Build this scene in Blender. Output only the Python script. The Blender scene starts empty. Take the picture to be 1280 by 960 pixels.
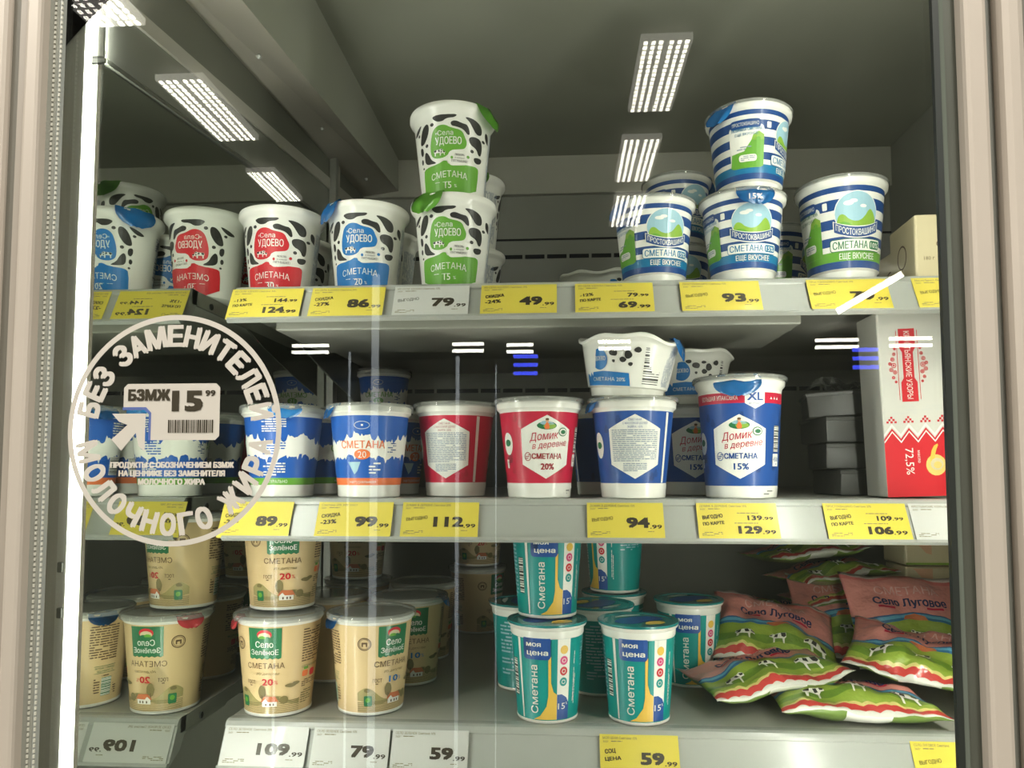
import bpy, bmesh, math, random
from mathutils import Vector, Matrix
import numpy as np
from mathutils.geometry import tessellate_polygon, delaunay_2d_cdt
random.seed(7)
R = math.radians
sc = bpy.context.scene
COL = sc.collection
PI = math.pi

# ------------------------------------------------------------------ camera
FPX = 924.0; EYE = 1.40; YAW = R(3.8); ROLL = R(0); PITCH = R(3.5); PY = 533.5
cd = bpy.data.cameras.new('camera'); cam = bpy.data.objects.new('camera', cd); COL.objects.link(cam)
cd.sensor_width = 36; cd.lens = FPX / 1280 * 36; cd.shift_y = (PY - 480) / 1280.0
cd.clip_start = .02; cd.clip_end = 100
cam.location = (0, 0, EYE); cam.rotation_euler = (Matrix.Rotation(YAW, 3, 'Z') @ Matrix.Rotation(PI / 2 + PITCH, 3, 'X') @ Matrix.Rotation(ROLL, 3, 'Z')).to_euler()
sc.camera = cam
RM = cam.rotation_euler.to_matrix()
def P(px, py, Y):
    """point of the plane at depth Y that lies on the line of sight through a photo pixel"""
    d = RM @ Vector(((px - 640) / FPX, -(py - PY) / FPX, -1)); k = Y / d.y
    return d.x * k, EYE + d.z * k

# ------------------------------------------------------------------ world, lights, exposure
w = bpy.data.worlds.new('world'); sc.world = w; w.use_nodes = True
bg = w.node_tree.nodes['Background']; bg.inputs[0].default_value = (.80, .84, .72, 1); bg.inputs[1].default_value = .6
sc.view_settings.view_transform = 'Standard'; sc.view_settings.look = 'None'
sc.view_settings.exposure = -0.06; sc.view_settings.gamma = 1
def area(name, loc, rot, sx, sy, power, col=(1, .97, .88)):
    l = bpy.data.lights.new(name, 'AREA'); l.shape = 'RECTANGLE'; l.size = sx; l.size_y = sy; l.energy = power; l.color = col
    o = bpy.data.objects.new(name, l); COL.objects.link(o); o.location = loc; o.rotation_euler = rot; return o
def aim(o, target):
    o.rotation_euler = (Vector(target) - o.location).to_track_quat('-Z', 'Y').to_euler()
# strip lights standing inside the cabinet on the two door mullions
a = area('mullion_light', (-.4085, .6200, 1.40), (0, 0, 0), .005, 1.5, 3.6, (1, 1, .95)); a.rotation_euler = (PI / 2, 0, R(-28))
a = area('mullion_light', (.330, .618, 1.40), (0, 0, 0), .012, 1.5, 3.6, (1, .99, .92)); a.rotation_euler = (PI / 2, 0, R(22))
# shop luminaires overhead, nearer than the ones the glass mirrors
for x in (-2.6, .88):
    a = area('shop_light', (x, -2.0, 4.38), (0, 0, 0), .3, 1.2, 115)
    a = area('shop_light', (x, -.6, 4.38), (0, 0, 0), .3, 1.2, 100)

# ------------------------------------------------------------------ materials
MATS = {}
def mat(name, col, rough=.5, metal=0., spec=.5, coat=0., noise=0., nscale=40., emit=None, bump=0., aniso=None):
    if name in MATS: return MATS[name]
    m = bpy.data.materials.new(name); m.use_nodes = True; nt = m.node_tree; b = nt.nodes['Principled BSDF']
    c = tuple(col) + (1,)
    b.inputs['Base Color'].default_value = c; b.inputs['Roughness'].default_value = rough
    b.inputs['Metallic'].default_value = metal; b.inputs['Specular IOR Level'].default_value = spec
    b.inputs['Coat Weight'].default_value = coat; b.inputs['Coat Roughness'].default_value = .08
    if noise or bump:
        tc = nt.nodes.new('ShaderNodeTexCoord'); mp = nt.nodes.new('ShaderNodeMapping'); n = nt.nodes.new('ShaderNodeTexNoise')
        if aniso: mp.inputs['Scale'].default_value = aniso
        n.inputs['Scale'].default_value = nscale; n.inputs['Detail'].default_value = 4
        nt.links.new(tc.outputs['Object'], mp.inputs[0]); nt.links.new(mp.outputs[0], n.inputs['Vector'])
        if noise:
            r = nt.nodes.new('ShaderNodeValToRGB')
            r.color_ramp.elements[0].position = .3; r.color_ramp.elements[1].position = .7
            r.color_ramp.elements[0].color = tuple(x * (1 - noise) for x in col) + (1,)
            r.color_ramp.elements[1].color = tuple(min(1, x * (1 + noise)) for x in col) + (1,)
            nt.links.new(n.outputs['Fac'], r.inputs[0]); nt.links.new(r.outputs[0], b.inputs['Base Color'])
        if bump:
            bp = nt.nodes.new('ShaderNodeBump'); bp.inputs['Strength'].default_value = bump; bp.inputs['Distance'].default_value = .001
            nt.links.new(n.outputs['Fac'], bp.inputs['Height']); nt.links.new(bp.outputs[0], b.inputs['Normal'])
    if emit:
        b.inputs['Emission Color'].default_value = tuple(emit[:3]) + (1,); b.inputs['Emission Strength'].default_value = emit[3]
    MATS[name] = m; return m
def clear_mat(name, tint, opac, rough, fres=True, body=(.8, .82, .76)):
    m = bpy.data.materials.new(name); m.use_nodes = True; nt = m.node_tree; nt.nodes.clear()
    out = nt.nodes.new('ShaderNodeOutputMaterial'); tr = nt.nodes.new('ShaderNodeBsdfTransparent'); tr.inputs[0].default_value = tint + (1,)
    gl = nt.nodes.new('ShaderNodeBsdfGlossy'); gl.inputs['Roughness'].default_value = rough
    fr = nt.nodes.new('ShaderNodeFresnel'); fr.inputs[0].default_value = 1.45
    mx = nt.nodes.new('ShaderNodeMixShader'); nt.links.new(fr.outputs[0], mx.inputs[0]); nt.links.new(gl.outputs[0], mx.inputs[2])
    if opac > 0:
        df = nt.nodes.new('ShaderNodeBsdfDiffuse'); df.inputs[0].default_value = body + (1,)
        m2 = nt.nodes.new('ShaderNodeMixShader'); m2.inputs[0].default_value = opac
        nt.links.new(tr.outputs[0], m2.inputs[1]); nt.links.new(df.outputs[0], m2.inputs[2]); nt.links.new(m2.outputs[0], mx.inputs[1])
    else: nt.links.new(tr.outputs[0], mx.inputs[1])
    nt.links.new(mx.outputs[0], out.inputs[0]); MATS[name] = m; return m
glass_m = clear_mat('door_glass', (.95, .97, .94), .0, .0)
lid_m = clear_mat('clear_lid', (.93, .94, .92), .22, .12)
film_m = clear_mat('clear_film', (.93, .94, .92), .12, .12)
def metalish(n, c, r, k=.12): return mat(n, c, r, .25, .5, noise=k, nscale=6, aniso=(1, 1, 1))
shelf_m = mat('shelf_paint', (.34, .34, .29), .38, 0, .5, noise=.06, nscale=9)
rail_m = mat('rail_plastic', (.40, .41, .375), .22, 0, .5, noise=.03, nscale=14)
back_m = mat('back_panel', (.30, .30, .255), .55, 0, .4, noise=.08, nscale=5)
ceil_m = mat('cabinet_ceiling', (.36, .365, .30), .6, 0, .4, noise=.10, nscale=3)
soffit_m = mat('soffit_metal', (.42, .39, .33), .4, .2, noise=.08, nscale=5)
grey_m = mat('grey_metal', (.24, .245, .21), .4, .3, noise=.12, nscale=7)
dgrey_m = mat('dark_metal', (.10, .105, .085), .4, .2, noise=.12, nscale=7)
black_m = mat('black_rubber', (.018, .022, .018), .5)
slot_m = mat('slot_dark', (.008, .008, .008), .9)
frame_m = mat('door_profile', (.53, .46, .395), .42, .1, noise=.04, nscale=5)
frame2_m = mat('door_groove', (.17, .155, .125), .5, .1, noise=.05, nscale=5)
gasket_m = mat('gasket_bead', (.62, .60, .52), .5)
mirror_m = mat('mirror_steel', (.60, .63, .57), .015, 1.0)
led_m = mat('led_white', (1, 1, 1), .5, emit=(1, .99, .93, 9))
lum_m = mat('luminaire_led', (1, 1, 1), .5, emit=(1, .95, .84, 26))
lumb_m = mat('luminaire_panel', (.8, .8, .75), .5, emit=(1, .93, .82, 1.8))
blue_m = mat('blue_sign', (.0, .0, .3), .5, emit=(.06, .09, 1, 16))
white_m = mat('white_plastic', (.80, .79, .72), .28, 0, .5, coat=.25)
C = {}
def K(n, *a, **k): C[n] = mat('print_' + n, a, k.pop('rough', .42), 0, .4, coat=.14, **k)
K('white', .80, .79, .72); K('black', .028, .028, .024); K('red', .58, .022, .03); K('blue', .012, .16, .44); K('green', .13, .36, .035)
K('navy', .014, .062, .22); K('teal2', .012, .17, .34); K('grass', .24, .42, .05); K('sky', .32, .52, .60); K('dgreen', .02, .16, .06)
K('orange', .78, .18, .05); K('cobalt', .012, .10, .42); K('royal', .015, .075, .30); K('beige', .64, .47, .24); K('brown', .12, .07, .03)
K('olive', .36, .30, .12); K('olived', .20, .16, .06); K('teal', .0, .27, .25); K('yellow', .78, .50, .08); K('pink', .66, .06, .20)
K('tag', .70, .575, .075); K('tagw', .58, .58, .54); K('ink', .045, .035, .02); K('inkl', .22, .19, .10); K('skin', .7, .4, .25); K('crimson', .52, .012, .045)
K('roof', .55, .16, .06); K('cream', .62, .54, .34); K('gold', .75, .55, .16); K('sticker', .60, .55, .49); K('stblue', .10, .14, .36)
K('txt', .26, .31, .38); K('greyink', .25, .25, .24); K('darkred', .35, .02, .03); K('inkblue', .02, .025, .09); K('rosew', .72, .45, .40)
foil_m = {k: mat('foil_' + k, C0, .25, .0, .6, coat=.6, bump=.35, nscale=60) for k, C0 in
          dict(blue=(.02, .20, .52), green=(.14, .40, .04), teal=(.02, .22, .22), red=(.55, .05, .06), white=(.7, .7, .66)).items()}

# ------------------------------------------------------------------ object helpers
def link(o, parent=None):
    COL.objects.link(o)
    if parent is not None: o.parent = parent
    return o
def mesh_obj(name, me, parent=None, loc=None, rot=None):
    o = bpy.data.objects.new(name, me); link(o, parent)
    if loc is not None: o.location = loc
    if rot is not None: o.rotation_euler = rot
    return o
def empty(name, loc, rot=(0, 0, 0)):
    o = bpy.data.objects.new(name, None); o.empty_display_size = .02; link(o); o.location = loc; o.rotation_euler = rot; return o
def tag(o, label, cat, group=None, kind=None):
    o['label'] = label; o['category'] = cat
    if group: o['group'] = group
    if kind: o['kind'] = kind
    return o
def struct(o): o['kind'] = 'structure'; return o
def bm_box(bm, x0, x1, y0, y1, z0, z1, mi=0, bev=0.):
    n0 = len(bm.faces)
    vs = [bm.verts.new((x, y, z)) for x in (x0, x1) for y in (y0, y1) for z in (z0, z1)]
    fs = [bm.faces.new([vs[i] for i in q]) for q in ((0, 1, 3, 2), (4, 6, 7, 5), (0, 4, 5, 1), (2, 3, 7, 6), (0, 2, 6, 4), (1, 5, 7, 3))]
    for f in fs: f.material_index = mi
    if bev:
        es = list({e for f in fs for e in f.edges})
        r = bmesh.ops.bevel(bm, geom=es, offset=bev, segments=2, affect='EDGES', profile=.5)
        for f in r['faces']: f.material_index = mi
    return fs
def finish(bm, name, mats, smooth=False):
    bmesh.ops.recalc_face_normals(bm, faces=bm.faces[:])
    me = bpy.data.meshes.new(name); bm.to_mesh(me); bm.free()
    for m in (mats if isinstance(mats, (list, tuple)) else [mats]): me.materials.append(m)
    if smooth:
        for p in me.polygons: p.use_smooth = True
        try: me.set_sharp_from_angle(angle=R(38))
        except Exception: pass
    return me
def box(name, x0, x1, y0, y1, z0, z1, m, parent=None, bev=0.):
    bm = bmesh.new(); bm_box(bm, x0, x1, y0, y1, z0, z1, 0, bev); return mesh_obj(name, finish(bm, name, m), parent)
def extrude_x(name, prof, x0, x1, mats, mi=None, parent=None, smooth=False):
    """prof: closed list of (y, z)"""
    bm = bmesh.new(); A = [bm.verts.new((x0, y, z)) for y, z in prof]; B = [bm.verts.new((x1, y, z)) for y, z in prof]
    n = len(prof)
    for i in range(n):
        f = bm.faces.new((A[i], A[(i + 1) % n], B[(i + 1) % n], B[i])); f.material_index = mi[i] if mi else 0
    bm.faces.new(A[::-1]); bm.faces.new(B)
    return mesh_obj(name, finish(bm, name, mats, smooth), parent)
def lathe(name, prof, mats, mi=None, N=48, cap=True):
    """prof: (r, z) from the bottom up; mi per segment"""
    bm = bmesh.new(); rows = []
    for r, z in prof:
        rows.append([bm.verts.new((r * math.cos(2 * PI * i / N), r * math.sin(2 * PI * i / N), z)) for i in range(N)])
    for k in range(len(rows) - 1):
        for i in range(N):
            f = bm.faces.new((rows[k][i], rows[k][(i + 1) % N], rows[k + 1][(i + 1) % N], rows[k + 1][i])); f.material_index = mi[k] if mi else 0
    if cap:
        f = bm.faces.new(rows[0][::-1]); f.material_index = mi[0] if mi else 0
        f = bm.faces.new(rows[-1]); f.material_index = mi[-1] if mi else 0
    bmesh.ops.recalc_face_normals(bm, faces=bm.faces[:])
    return finish(bm, name, mats, True)

# ------------------------------------------------------------------ flat print, laid on real surfaces
TXT = {}
def glyphs(s, bold=0., shear=0.):
    key = (s, shear)
    if key in TXT: return TXT[key]
    c = bpy.data.curves.new('t', 'FONT'); c.body = s; c.resolution_u = 2; c.shear = shear; c.fill_mode = 'NONE'
    o = bpy.data.objects.new('t', c); COL.objects.link(o)
    dg = bpy.context.evaluated_depsgraph_get(); ev = o.evaluated_get(dg); me = ev.to_mesh()
    vv = [Vector(p.co[:2]) for p in me.vertices]; ee = [tuple(q.vertices) for q in me.edges]
    ev.to_mesh_clear(); bpy.data.objects.remove(o); bpy.data.curves.remove(c); v = []; f = []
    if vv:
        # fill by the even-odd rule
        res = delaunay_2d_cdt(vv, ee, [], 1, 1e-5); v = [(p.x, p.y) for p in res[0]]
        A = np.array([vv[i] for i, j in ee]); B = np.array([vv[j] for i, j in ee])
        T = [t for t in res[2] if len(t) == 3]; cen = np.array([[sum(v[i][0] for i in t) / 3, sum(v[i][1] for i in t) / 3] for t in T])
        for q in range(0, len(T), 500):
            c_ = cen[q:q + 500, None, :]; up = (A[:, 1] > c_[..., 1]) != (B[:, 1] > c_[..., 1])
            with np.errstate(all='ignore'): xi = A[:, 0] + (c_[..., 1] - A[:, 1]) / (B[:, 1] - A[:, 1]) * (B[:, 0] - A[:, 0])
            ins = (up & (xi > c_[..., 0])).sum(1) % 2
            f += [tuple(T[q + k]) for k in range(len(ins)) if ins[k]]
    if v:
        x0 = min(p[0] for p in v); x1 = max(p[0] for p in v); v = [(p[0] - x0, p[1]) for p in v]
    else: x0 = x1 = 0
    TXT[key] = (v, f, x1 - x0); return TXT[key]
def smooth_pts(p, n=2):
    for _ in range(n):
        q = []
        for i in range(len(p)):
            a, b = p[i], p[(i + 1) % len(p)]
            q += [(a[0] * .75 + b[0] * .25, a[1] * .75 + b[1] * .25), (a[0] * .25 + b[0] * .75, a[1] * .25 + b[1] * .75)]
        p = q
    return p
class Print:
    def __init__(s): s.v = []; s.f = []; s.m = []
    def add(s, vs, fs, m, L):
        k = len(s.v); s.v += [(x, y, L) for x, y in vs]; s.f += [tuple(i + k for i in f) for f in fs]; s.m += [m] * len(fs)
    def poly(s, p, m, L=0, sm=0):
        if sm: p = smooth_pts(p, sm)
        t = tessellate_polygon([[Vector((x, y, 0)) for x, y in p]])
        s.add(p, [tuple(q) for q in t], m, L)
    def rect(s, x0, y0, x1, y1, m, L=0): s.add([(x0, y0), (x1, y0), (x1, y1), (x0, y1)], [(0, 1, 2, 3)], m, L)
    def rrect(s, x0, y0, x1, y1, r, m, L=0):
        p = []
        for cx, cy, a in ((x1 - r, y1 - r, 0), (x0 + r, y1 - r, 90), (x0 + r, y0 + r, 180), (x1 - r, y0 + r, 270)):
            for k in range(4): p.append((cx + r * math.cos(R(a + k * 30)), cy + r * math.sin(R(a + k * 30))))
        s.poly(p, m, L)
    def ell(s, cx, cy, a, b, m, L=0, n=20): s.poly([(cx + a * math.cos(2 * PI * i / n), cy + b * math.sin(2 * PI * i / n)) for i in range(n)], m, L)
    def ring(s, cx, cy, a, b, w, m, L=0, n=48, a0=0, a1=360):
        vs = []; fs = []
        for i in range(n + 1):
            t = R(a0 + (a1 - a0) * i / n); c, q = math.cos(t), math.sin(t)
            vs += [(cx + a * c, cy + b * q), (cx + (a - w) * c, cy + (b - w) * q)]
            if i: fs.append((2 * i - 2, 2 * i, 2 * i + 1, 2 * i - 1))
        s.add(vs, fs, m, L)
    def text(s, t, x, y, h, m, L=1, w=None, al='c', bold=.0, shear=0., rot=0., arch=0.):
        """h = capital height, w = total width (squeezes or stretches)"""
        v, f, W = glyphs(t, bold, shear)
        if not W: return
        k = h / .72; kx = (w / W) if w else k
        ox = {'c': -W * kx / 2, 'l': 0, 'r': -W * kx}[al]; c, q = math.cos(R(rot)), math.sin(R(rot)); o = []
        for a, b in v:
            a = a * kx + ox; b = b * k - h / 2
            if arch: b += arch * (1 - (2 * a / (W * kx)) ** 2)
            o.append((x + a * c - b * q, y + a * q + b * c))
        if bold < .012: sh = [(0, 0)]
        elif bold < .03: sh = [(-bold * k * .6, 0), (bold * k * .6, 0)]
        else: sh = [(-bold * k * 1.0, -bold * k * .6), (bold * k * 1.0, -bold * k * .6), (-bold * k * 1.0, bold * k * .6), (bold * k * 1.0, bold * k * .6), (0, 0)]
        for q_, (dx, dy) in enumerate(sh): s.add([(x_ + dx, y_ + dy) for x_, y_ in o], f, m, L + q_ * .12)
    def micro(s, x0, y0, x1, y1, rows, m, L=1, dens=.8, vert=False, seed=1):
        rg = random.Random(seed); H = (y1 - y0) / rows if not vert else (x1 - x0) / rows
        for r in range(rows):
            a = 0; T = (x1 - x0) if not vert else (y1 - y0); T *= (1 if r < rows - 1 else .6)
            while a < T:
                wd = H * rg.uniform(.8, 3.6); b = min(a + wd, T)
                if rg.random() < dens:
                    if not vert: s.rect(x0 + a, y1 - (r + .72) * H, x0 + b, y1 - (r + .24) * H, m, L)
                    else: s.rect(x0 + (r + .24) * H, y0 + a, x0 + (r + .72) * H, y0 + b, m, L)
                a = b + H * .35
    def barcode(s, x0, y0, x1, y1, m, bgm, L=1, horiz=False, seed=3):
        rg = random.Random(seed); s.rect(x0 - .001, y0 - .001, x1 + .001, y1 + .001, bgm, L)
        a = x0 if not horiz else y0; T = x1 if not horiz else y1; u = (T - a) / 44
        while a < T:
            b = min(a + u * rg.choice((1, 1, 2, 2.5)), T)
            if not horiz: s.rect(a, y0, b, y1, m, L + 1)
            else: s.rect(x0, a, x1, b, m, L + 1)
            a = b + u * rg.choice((1, 1, 2))
    def cow(s, x, y, k, L=2, flip=1):
        F = lambda p: [(x + flip * a * k, y + b * k) for a, b in p]
        s.poly(F([(-1, .1), (-.9, .55), (.4, .6), (.7, .75), (1.1, .6), (1.15, .3), (.8, .25), (.6, 0), (.6, -.7), (.42, -.7), (.38, -.1), (-.5, -.1), (-.6, -.7), (-.8, -.7), (-.8, -.1)]), C['white'], L)
        s.poly(F([(-.95, .2), (-.85, .52), (-.3, .55), (-.4, .15), (-.7, .05)]), C['black'], L + 1)
        s.poly(F([(0, .5), (.35, .55), (.5, .2), (.1, .05)]), C['black'], L + 1); s.poly(F([(.62, .66), (1.1, .58), (1.0, .4), (.7, .4)]), C['black'], L + 1)
    def bake(s, name, fn, sx=None, sy=None):
        ms = []; idx = []
        for m in s.m:
            if m not in ms: ms.append(m)
            idx.append(ms.index(m))
        me = bpy.data.meshes.new(name); me.from_pydata(s.v, [], s.f); me.polygons.foreach_set('material_index', idx)
        bm = bmesh.new(); bm.from_mesh(me)
        for ax, st in ((0, sx), (1, sy)):
            if not st: continue
            lo = min(v[ax] for v in s.v); hi = max(v[ax] for v in s.v); k = math.floor(lo / st) + 1
            while k * st < hi:
                co = [0, 0, 0]; co[ax] = k * st; no = [0, 0, 0]; no[ax] = 1
                bmesh.ops.bisect_plane(bm, geom=bm.verts[:] + bm.edges[:] + bm.faces[:], dist=1e-7, plane_co=co, plane_no=no); k += 1
        for v in bm.verts: v.co = fn(v.co.x, v.co.y, v.co.z)
        bm.to_mesh(me); bm.free()
        for m in ms: me.materials.append(m)
        return me
def flat(L0=.0002, dl=.00015): return lambda x, y, L: (x, y, L0 + L * dl)
def cone(rfun, Rm):
    def fn(s_, t, L):
        r = rfun(t) + .00030 + L * .00016; a = s_ / Rm
        return (r * math.sin(a), -r * math.cos(a), t)
    return fn
mm = .001

# ------------------------------------------------------------------ the pot designs: each gives [(part name, mesh)]
def rim_lid(r, z, h=.004, over=.0015, m=None):
    prof = [(r + over, z - h), (r + over + .0004, z), (r + over - .001, z + .0018), (r - .005, z + .0018), (r - .0065, z + .0004), (.0001, z + .0004)]
    return lathe('lid', prof, m or lid_m, N=48, cap=False)
def rfun_of(r0, z0, r1, z1): return lambda t: r0 + (r1 - r0) * (t - z0) / (z1 - z0)

SPOTS = [[(415, 210), (610, 205), (590, 235), (530, 240), (500, 265), (450, 260)], [(275, 300), (345, 240), (330, 280), (300, 315)],
         [(320, 390), (340, 300), (370, 258), (398, 265), (395, 330), (360, 400), (330, 410)],
         [(556, 270), (590, 255), (640, 275), (680, 280), (697, 350), (680, 360), (650, 320), (600, 305), (565, 300)],
         [(650, 220), (720, 225), (770, 260), (775, 330), (740, 340), (715, 300), (690, 255)], [(795, 280), (840, 300), (848, 360), (815, 372), (795, 340)],
         [(685, 380), (720, 358), (770, 365), (782, 420), (778, 490), (760, 495), (745, 450), (700, 430)],
         [(345, 500), (360, 465), (385, 500), (400, 545), (445, 575), (420, 580), (350, 570)], [(318, 420), (340, 430), (342, 480), (325, 495), (315, 460)],
         [(728, 530), (740, 515), (785, 510), (780, 550), (755, 565), (735, 555)]]
DOTS = [(422, 277, 14, 14), (787, 370, 10, 12), (715, 477, 13, 14), (372, 425, 12, 14), (315, 322, 8, 12), (325, 535, 9, 22), (330, 588, 7, 9)]
def cow_pot(col, pct, zmap=1.0):
    H = .105; Rm = .041; z0, r0, z1, r1 = .0, .0365, .088, .0455
    prof = [(.034, .0), (.0362, .0012), (r0, .002), (r1, z1), (.0462, .091), (.0478, .094), (.0505, .0965), (.0515, .0985), (.0515, .1025), (.0505, .1045), (.048, .105), (.0001, .1045)]
    body = lathe('pot_body', prof, white_m, N=56, cap=True)
    p = Print(); cm = C[col]
    def cv(x, y, sh=0):
        a = max(-.97, min(.97, (x - 545) * .148 * mm / Rm)); return (Rm * math.asin(a) + sh, (835 - y) * .1446 * mm)
    for sh in (0, .128):
        for q in SPOTS: p.poly([cv(x, y, sh) for x, y in q], C['black'], 0, 2)
        for x, y, a, b in DOTS: p.poly([cv(x + a * math.cos(t), y + b * math.sin(t), sh) for t in [k * PI / 5 for k in range(10)]], C['black'], 0)
    p.poly([cv(x, y) for x, y in [(392, 465), (402, 388), (422, 312), (466, 280), (524, 280), (565, 305), (648, 322), (670, 376), (688, 422), (672, 478), (620, 490), (565, 493), (545, 528), (505, 553), (437, 553), (398, 525)]], C['white'], 1, 2)
    p.poly([cv(x, y) for x, y in [(400, 460), (410, 390), (430, 320), (470, 290), (520, 290), (560, 315), (640, 330), (660, 380), (678, 420), (665, 470), (620, 480), (560, 485), (540, 520), (500, 545), (440, 545), (405, 520)]], cm, 2, 2)
    p.poly([cv(x, y) for x, y in [(330, 620), (350, 598), (450, 590), (520, 556), (540, 600), (700, 592), (760, 590), (768, 630), (758, 825), (326, 825)]], cm, 2, 1)
    p.poly([cv(x, y) for x, y in [(530, 540), (552, 486), (620, 490), (690, 478), (718, 515), (695, 592), (600, 606), (545, 604)]], C['white'], 3, 2)
    s0, t0 = cv(512, 352); p.text('из', s0 - 8 * mm, t0, 2.6 * mm, C['white'], 4); p.text('Села', s0 + 1 * mm, t0, 5.4 * mm, C['white'], 4, bold=.01)
    s0, t0 = cv(540, 412); p.text('УДОЕВО', s0, t0, 8.2 * mm, C['white'], 4, w=29 * mm, bold=.02)
    s0, t0 = cv(460, 500); p.cow(s0, t0, 5.2 * mm, 4); p.cow(s0 + 5 * mm, t0 - 1 * mm, 3.6 * mm, 6, -1)
    s0, t0 = cv(625, 520); p.text('ЛЮБОВЬ', s0, t0, 2.4 * mm, C['black'], 4, bold=.02, w=11 * mm); p.text('в каждой', s0, t0 - 3.4 * mm, 1.8 * mm, C['black'], 4)
    p.text('ПЯТНЫШКЕ!', s0, t0 - 7 * mm, 2.6 * mm, C['black'], 4, bold=.02, w=19 * mm)
    p.ell(s0 - 9 * mm, t0 - 3.4 * mm, 1.5 * mm, 1.8 * mm, cm, 4, 8); p.ell(s0 + 10 * mm, t0 - 1.5 * mm, 2 * mm, 1.8 * mm, cm, 4, 8)
    s0, t0 = cv(540, 685); p.text('СМЕТАНА', s0, t0, 7 * mm, C['white'], 4, w=45 * mm, arch=2.4 * mm, bold=.006)
    p.micro(s0 - 20 * mm, t0 - 7.2 * mm, s0 + 20 * mm, t0 - 6 * mm, 1, C['white'], 4, .7)
    p.text(pct, s0 - 1 * mm, cv(540, 752)[1], 7.6 * mm, C['white'], 4, bold=.015); p.text('%', s0 + 8 * mm, cv(540, 760)[1], 3.6 * mm, C['white'], 4)
    p.micro(.056, .012, .084, .082, 17, C['txt'], 1, .8, True); p.barcode(-.090, .030, -.074, .058, C['black'], C['white'], 1, True)
    p.micro(-.089, .060, -.072, .082, 8, C['txt'], 1, .8)
    return [('pot_body', body), ('printed_label', p.bake('printed_label', cone(rfun_of(r0, .002, r1, z1), Rm), Rm * 2 * PI / 56))]
def cow_tub():
    """the squat tub, 20 %"""
    prof = [(.038, 0), (.041, .001), (.0425, .010), (.046, .0115), (.0555, .058), (.057, .061), (.0605, .063), (.061, .066), (.059, .0675), (.0001, .067)]
    body = lathe('tub_body', prof, white_m, N=56); Rm = .051
    for v_ in body.vertices:
        f_ = max(0, v_.co.z - .035) / .03; a_ = math.atan2(v_.co.y, v_.co.x); v_.co.z += f_ * (.0030 * math.sin(3 * a_ + 1) + .0018 * math.sin(7 * a_)); q_ = 1 + f_ * .022 * math.sin(4 * a_ + .5); v_.co.x *= q_; v_.co.y *= q_; cm = C['blue']; p = Print(); rg = random.Random(4)
    for sx in (-.032, .128): 
        for k, (x, y, a, b) in enumerate([(0, 48, 5, 4), (9, 52, 3, 2), (16, 46, 4, 5), (-9, 53, 4, 2.4), (10, 41, 4, 3), (19, 36, 3, 2), (0, 39, 2, 2), (-16, 50, 5, 3), (-24, 42, 4, 6), (26, 52, 4, 3)]):
            p.poly([(sx + (x + a * rg.uniform(.8, 1.2) * math.cos(t)) * mm, (y + b * rg.uniform(.8, 1.2) * math.sin(t)) * mm) for t in [q * PI / 4 for q in range(8)]], C['black'], 0, 1)
    p.poly([(-.060, .036), (-.058, .050), (-.048, .054), (-.040, .047), (-.039, .036), (-.046, .029), (-.056, .030)], cm, 1, 2)
    p.text('УДОЕВО', -.050, .042, 4.6 * mm, C['white'], 3, w=17 * mm, bold=.02)
    p.poly([(-.075, .012), (-.075, .026), (-.045, .028), (-.014, .026), (-.012, .012)], cm, 1, 0)
    p.text('СМЕТАНА 20%', -.040, .019, 4.2 * mm, C['white'], 3, w=44 * mm)
    p.barcode(.002, .015, .024, .055, C['black'], C['white'], 0, True); p.micro(.030, .014, .050, .055, 11, C['txt'], 0, .8, True)
    return [('tub_body', body), ('printed_label', p.bake('printed_label', cone(rfun_of(.046, .0115, .0555, .058), Rm), .0055))]
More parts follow.
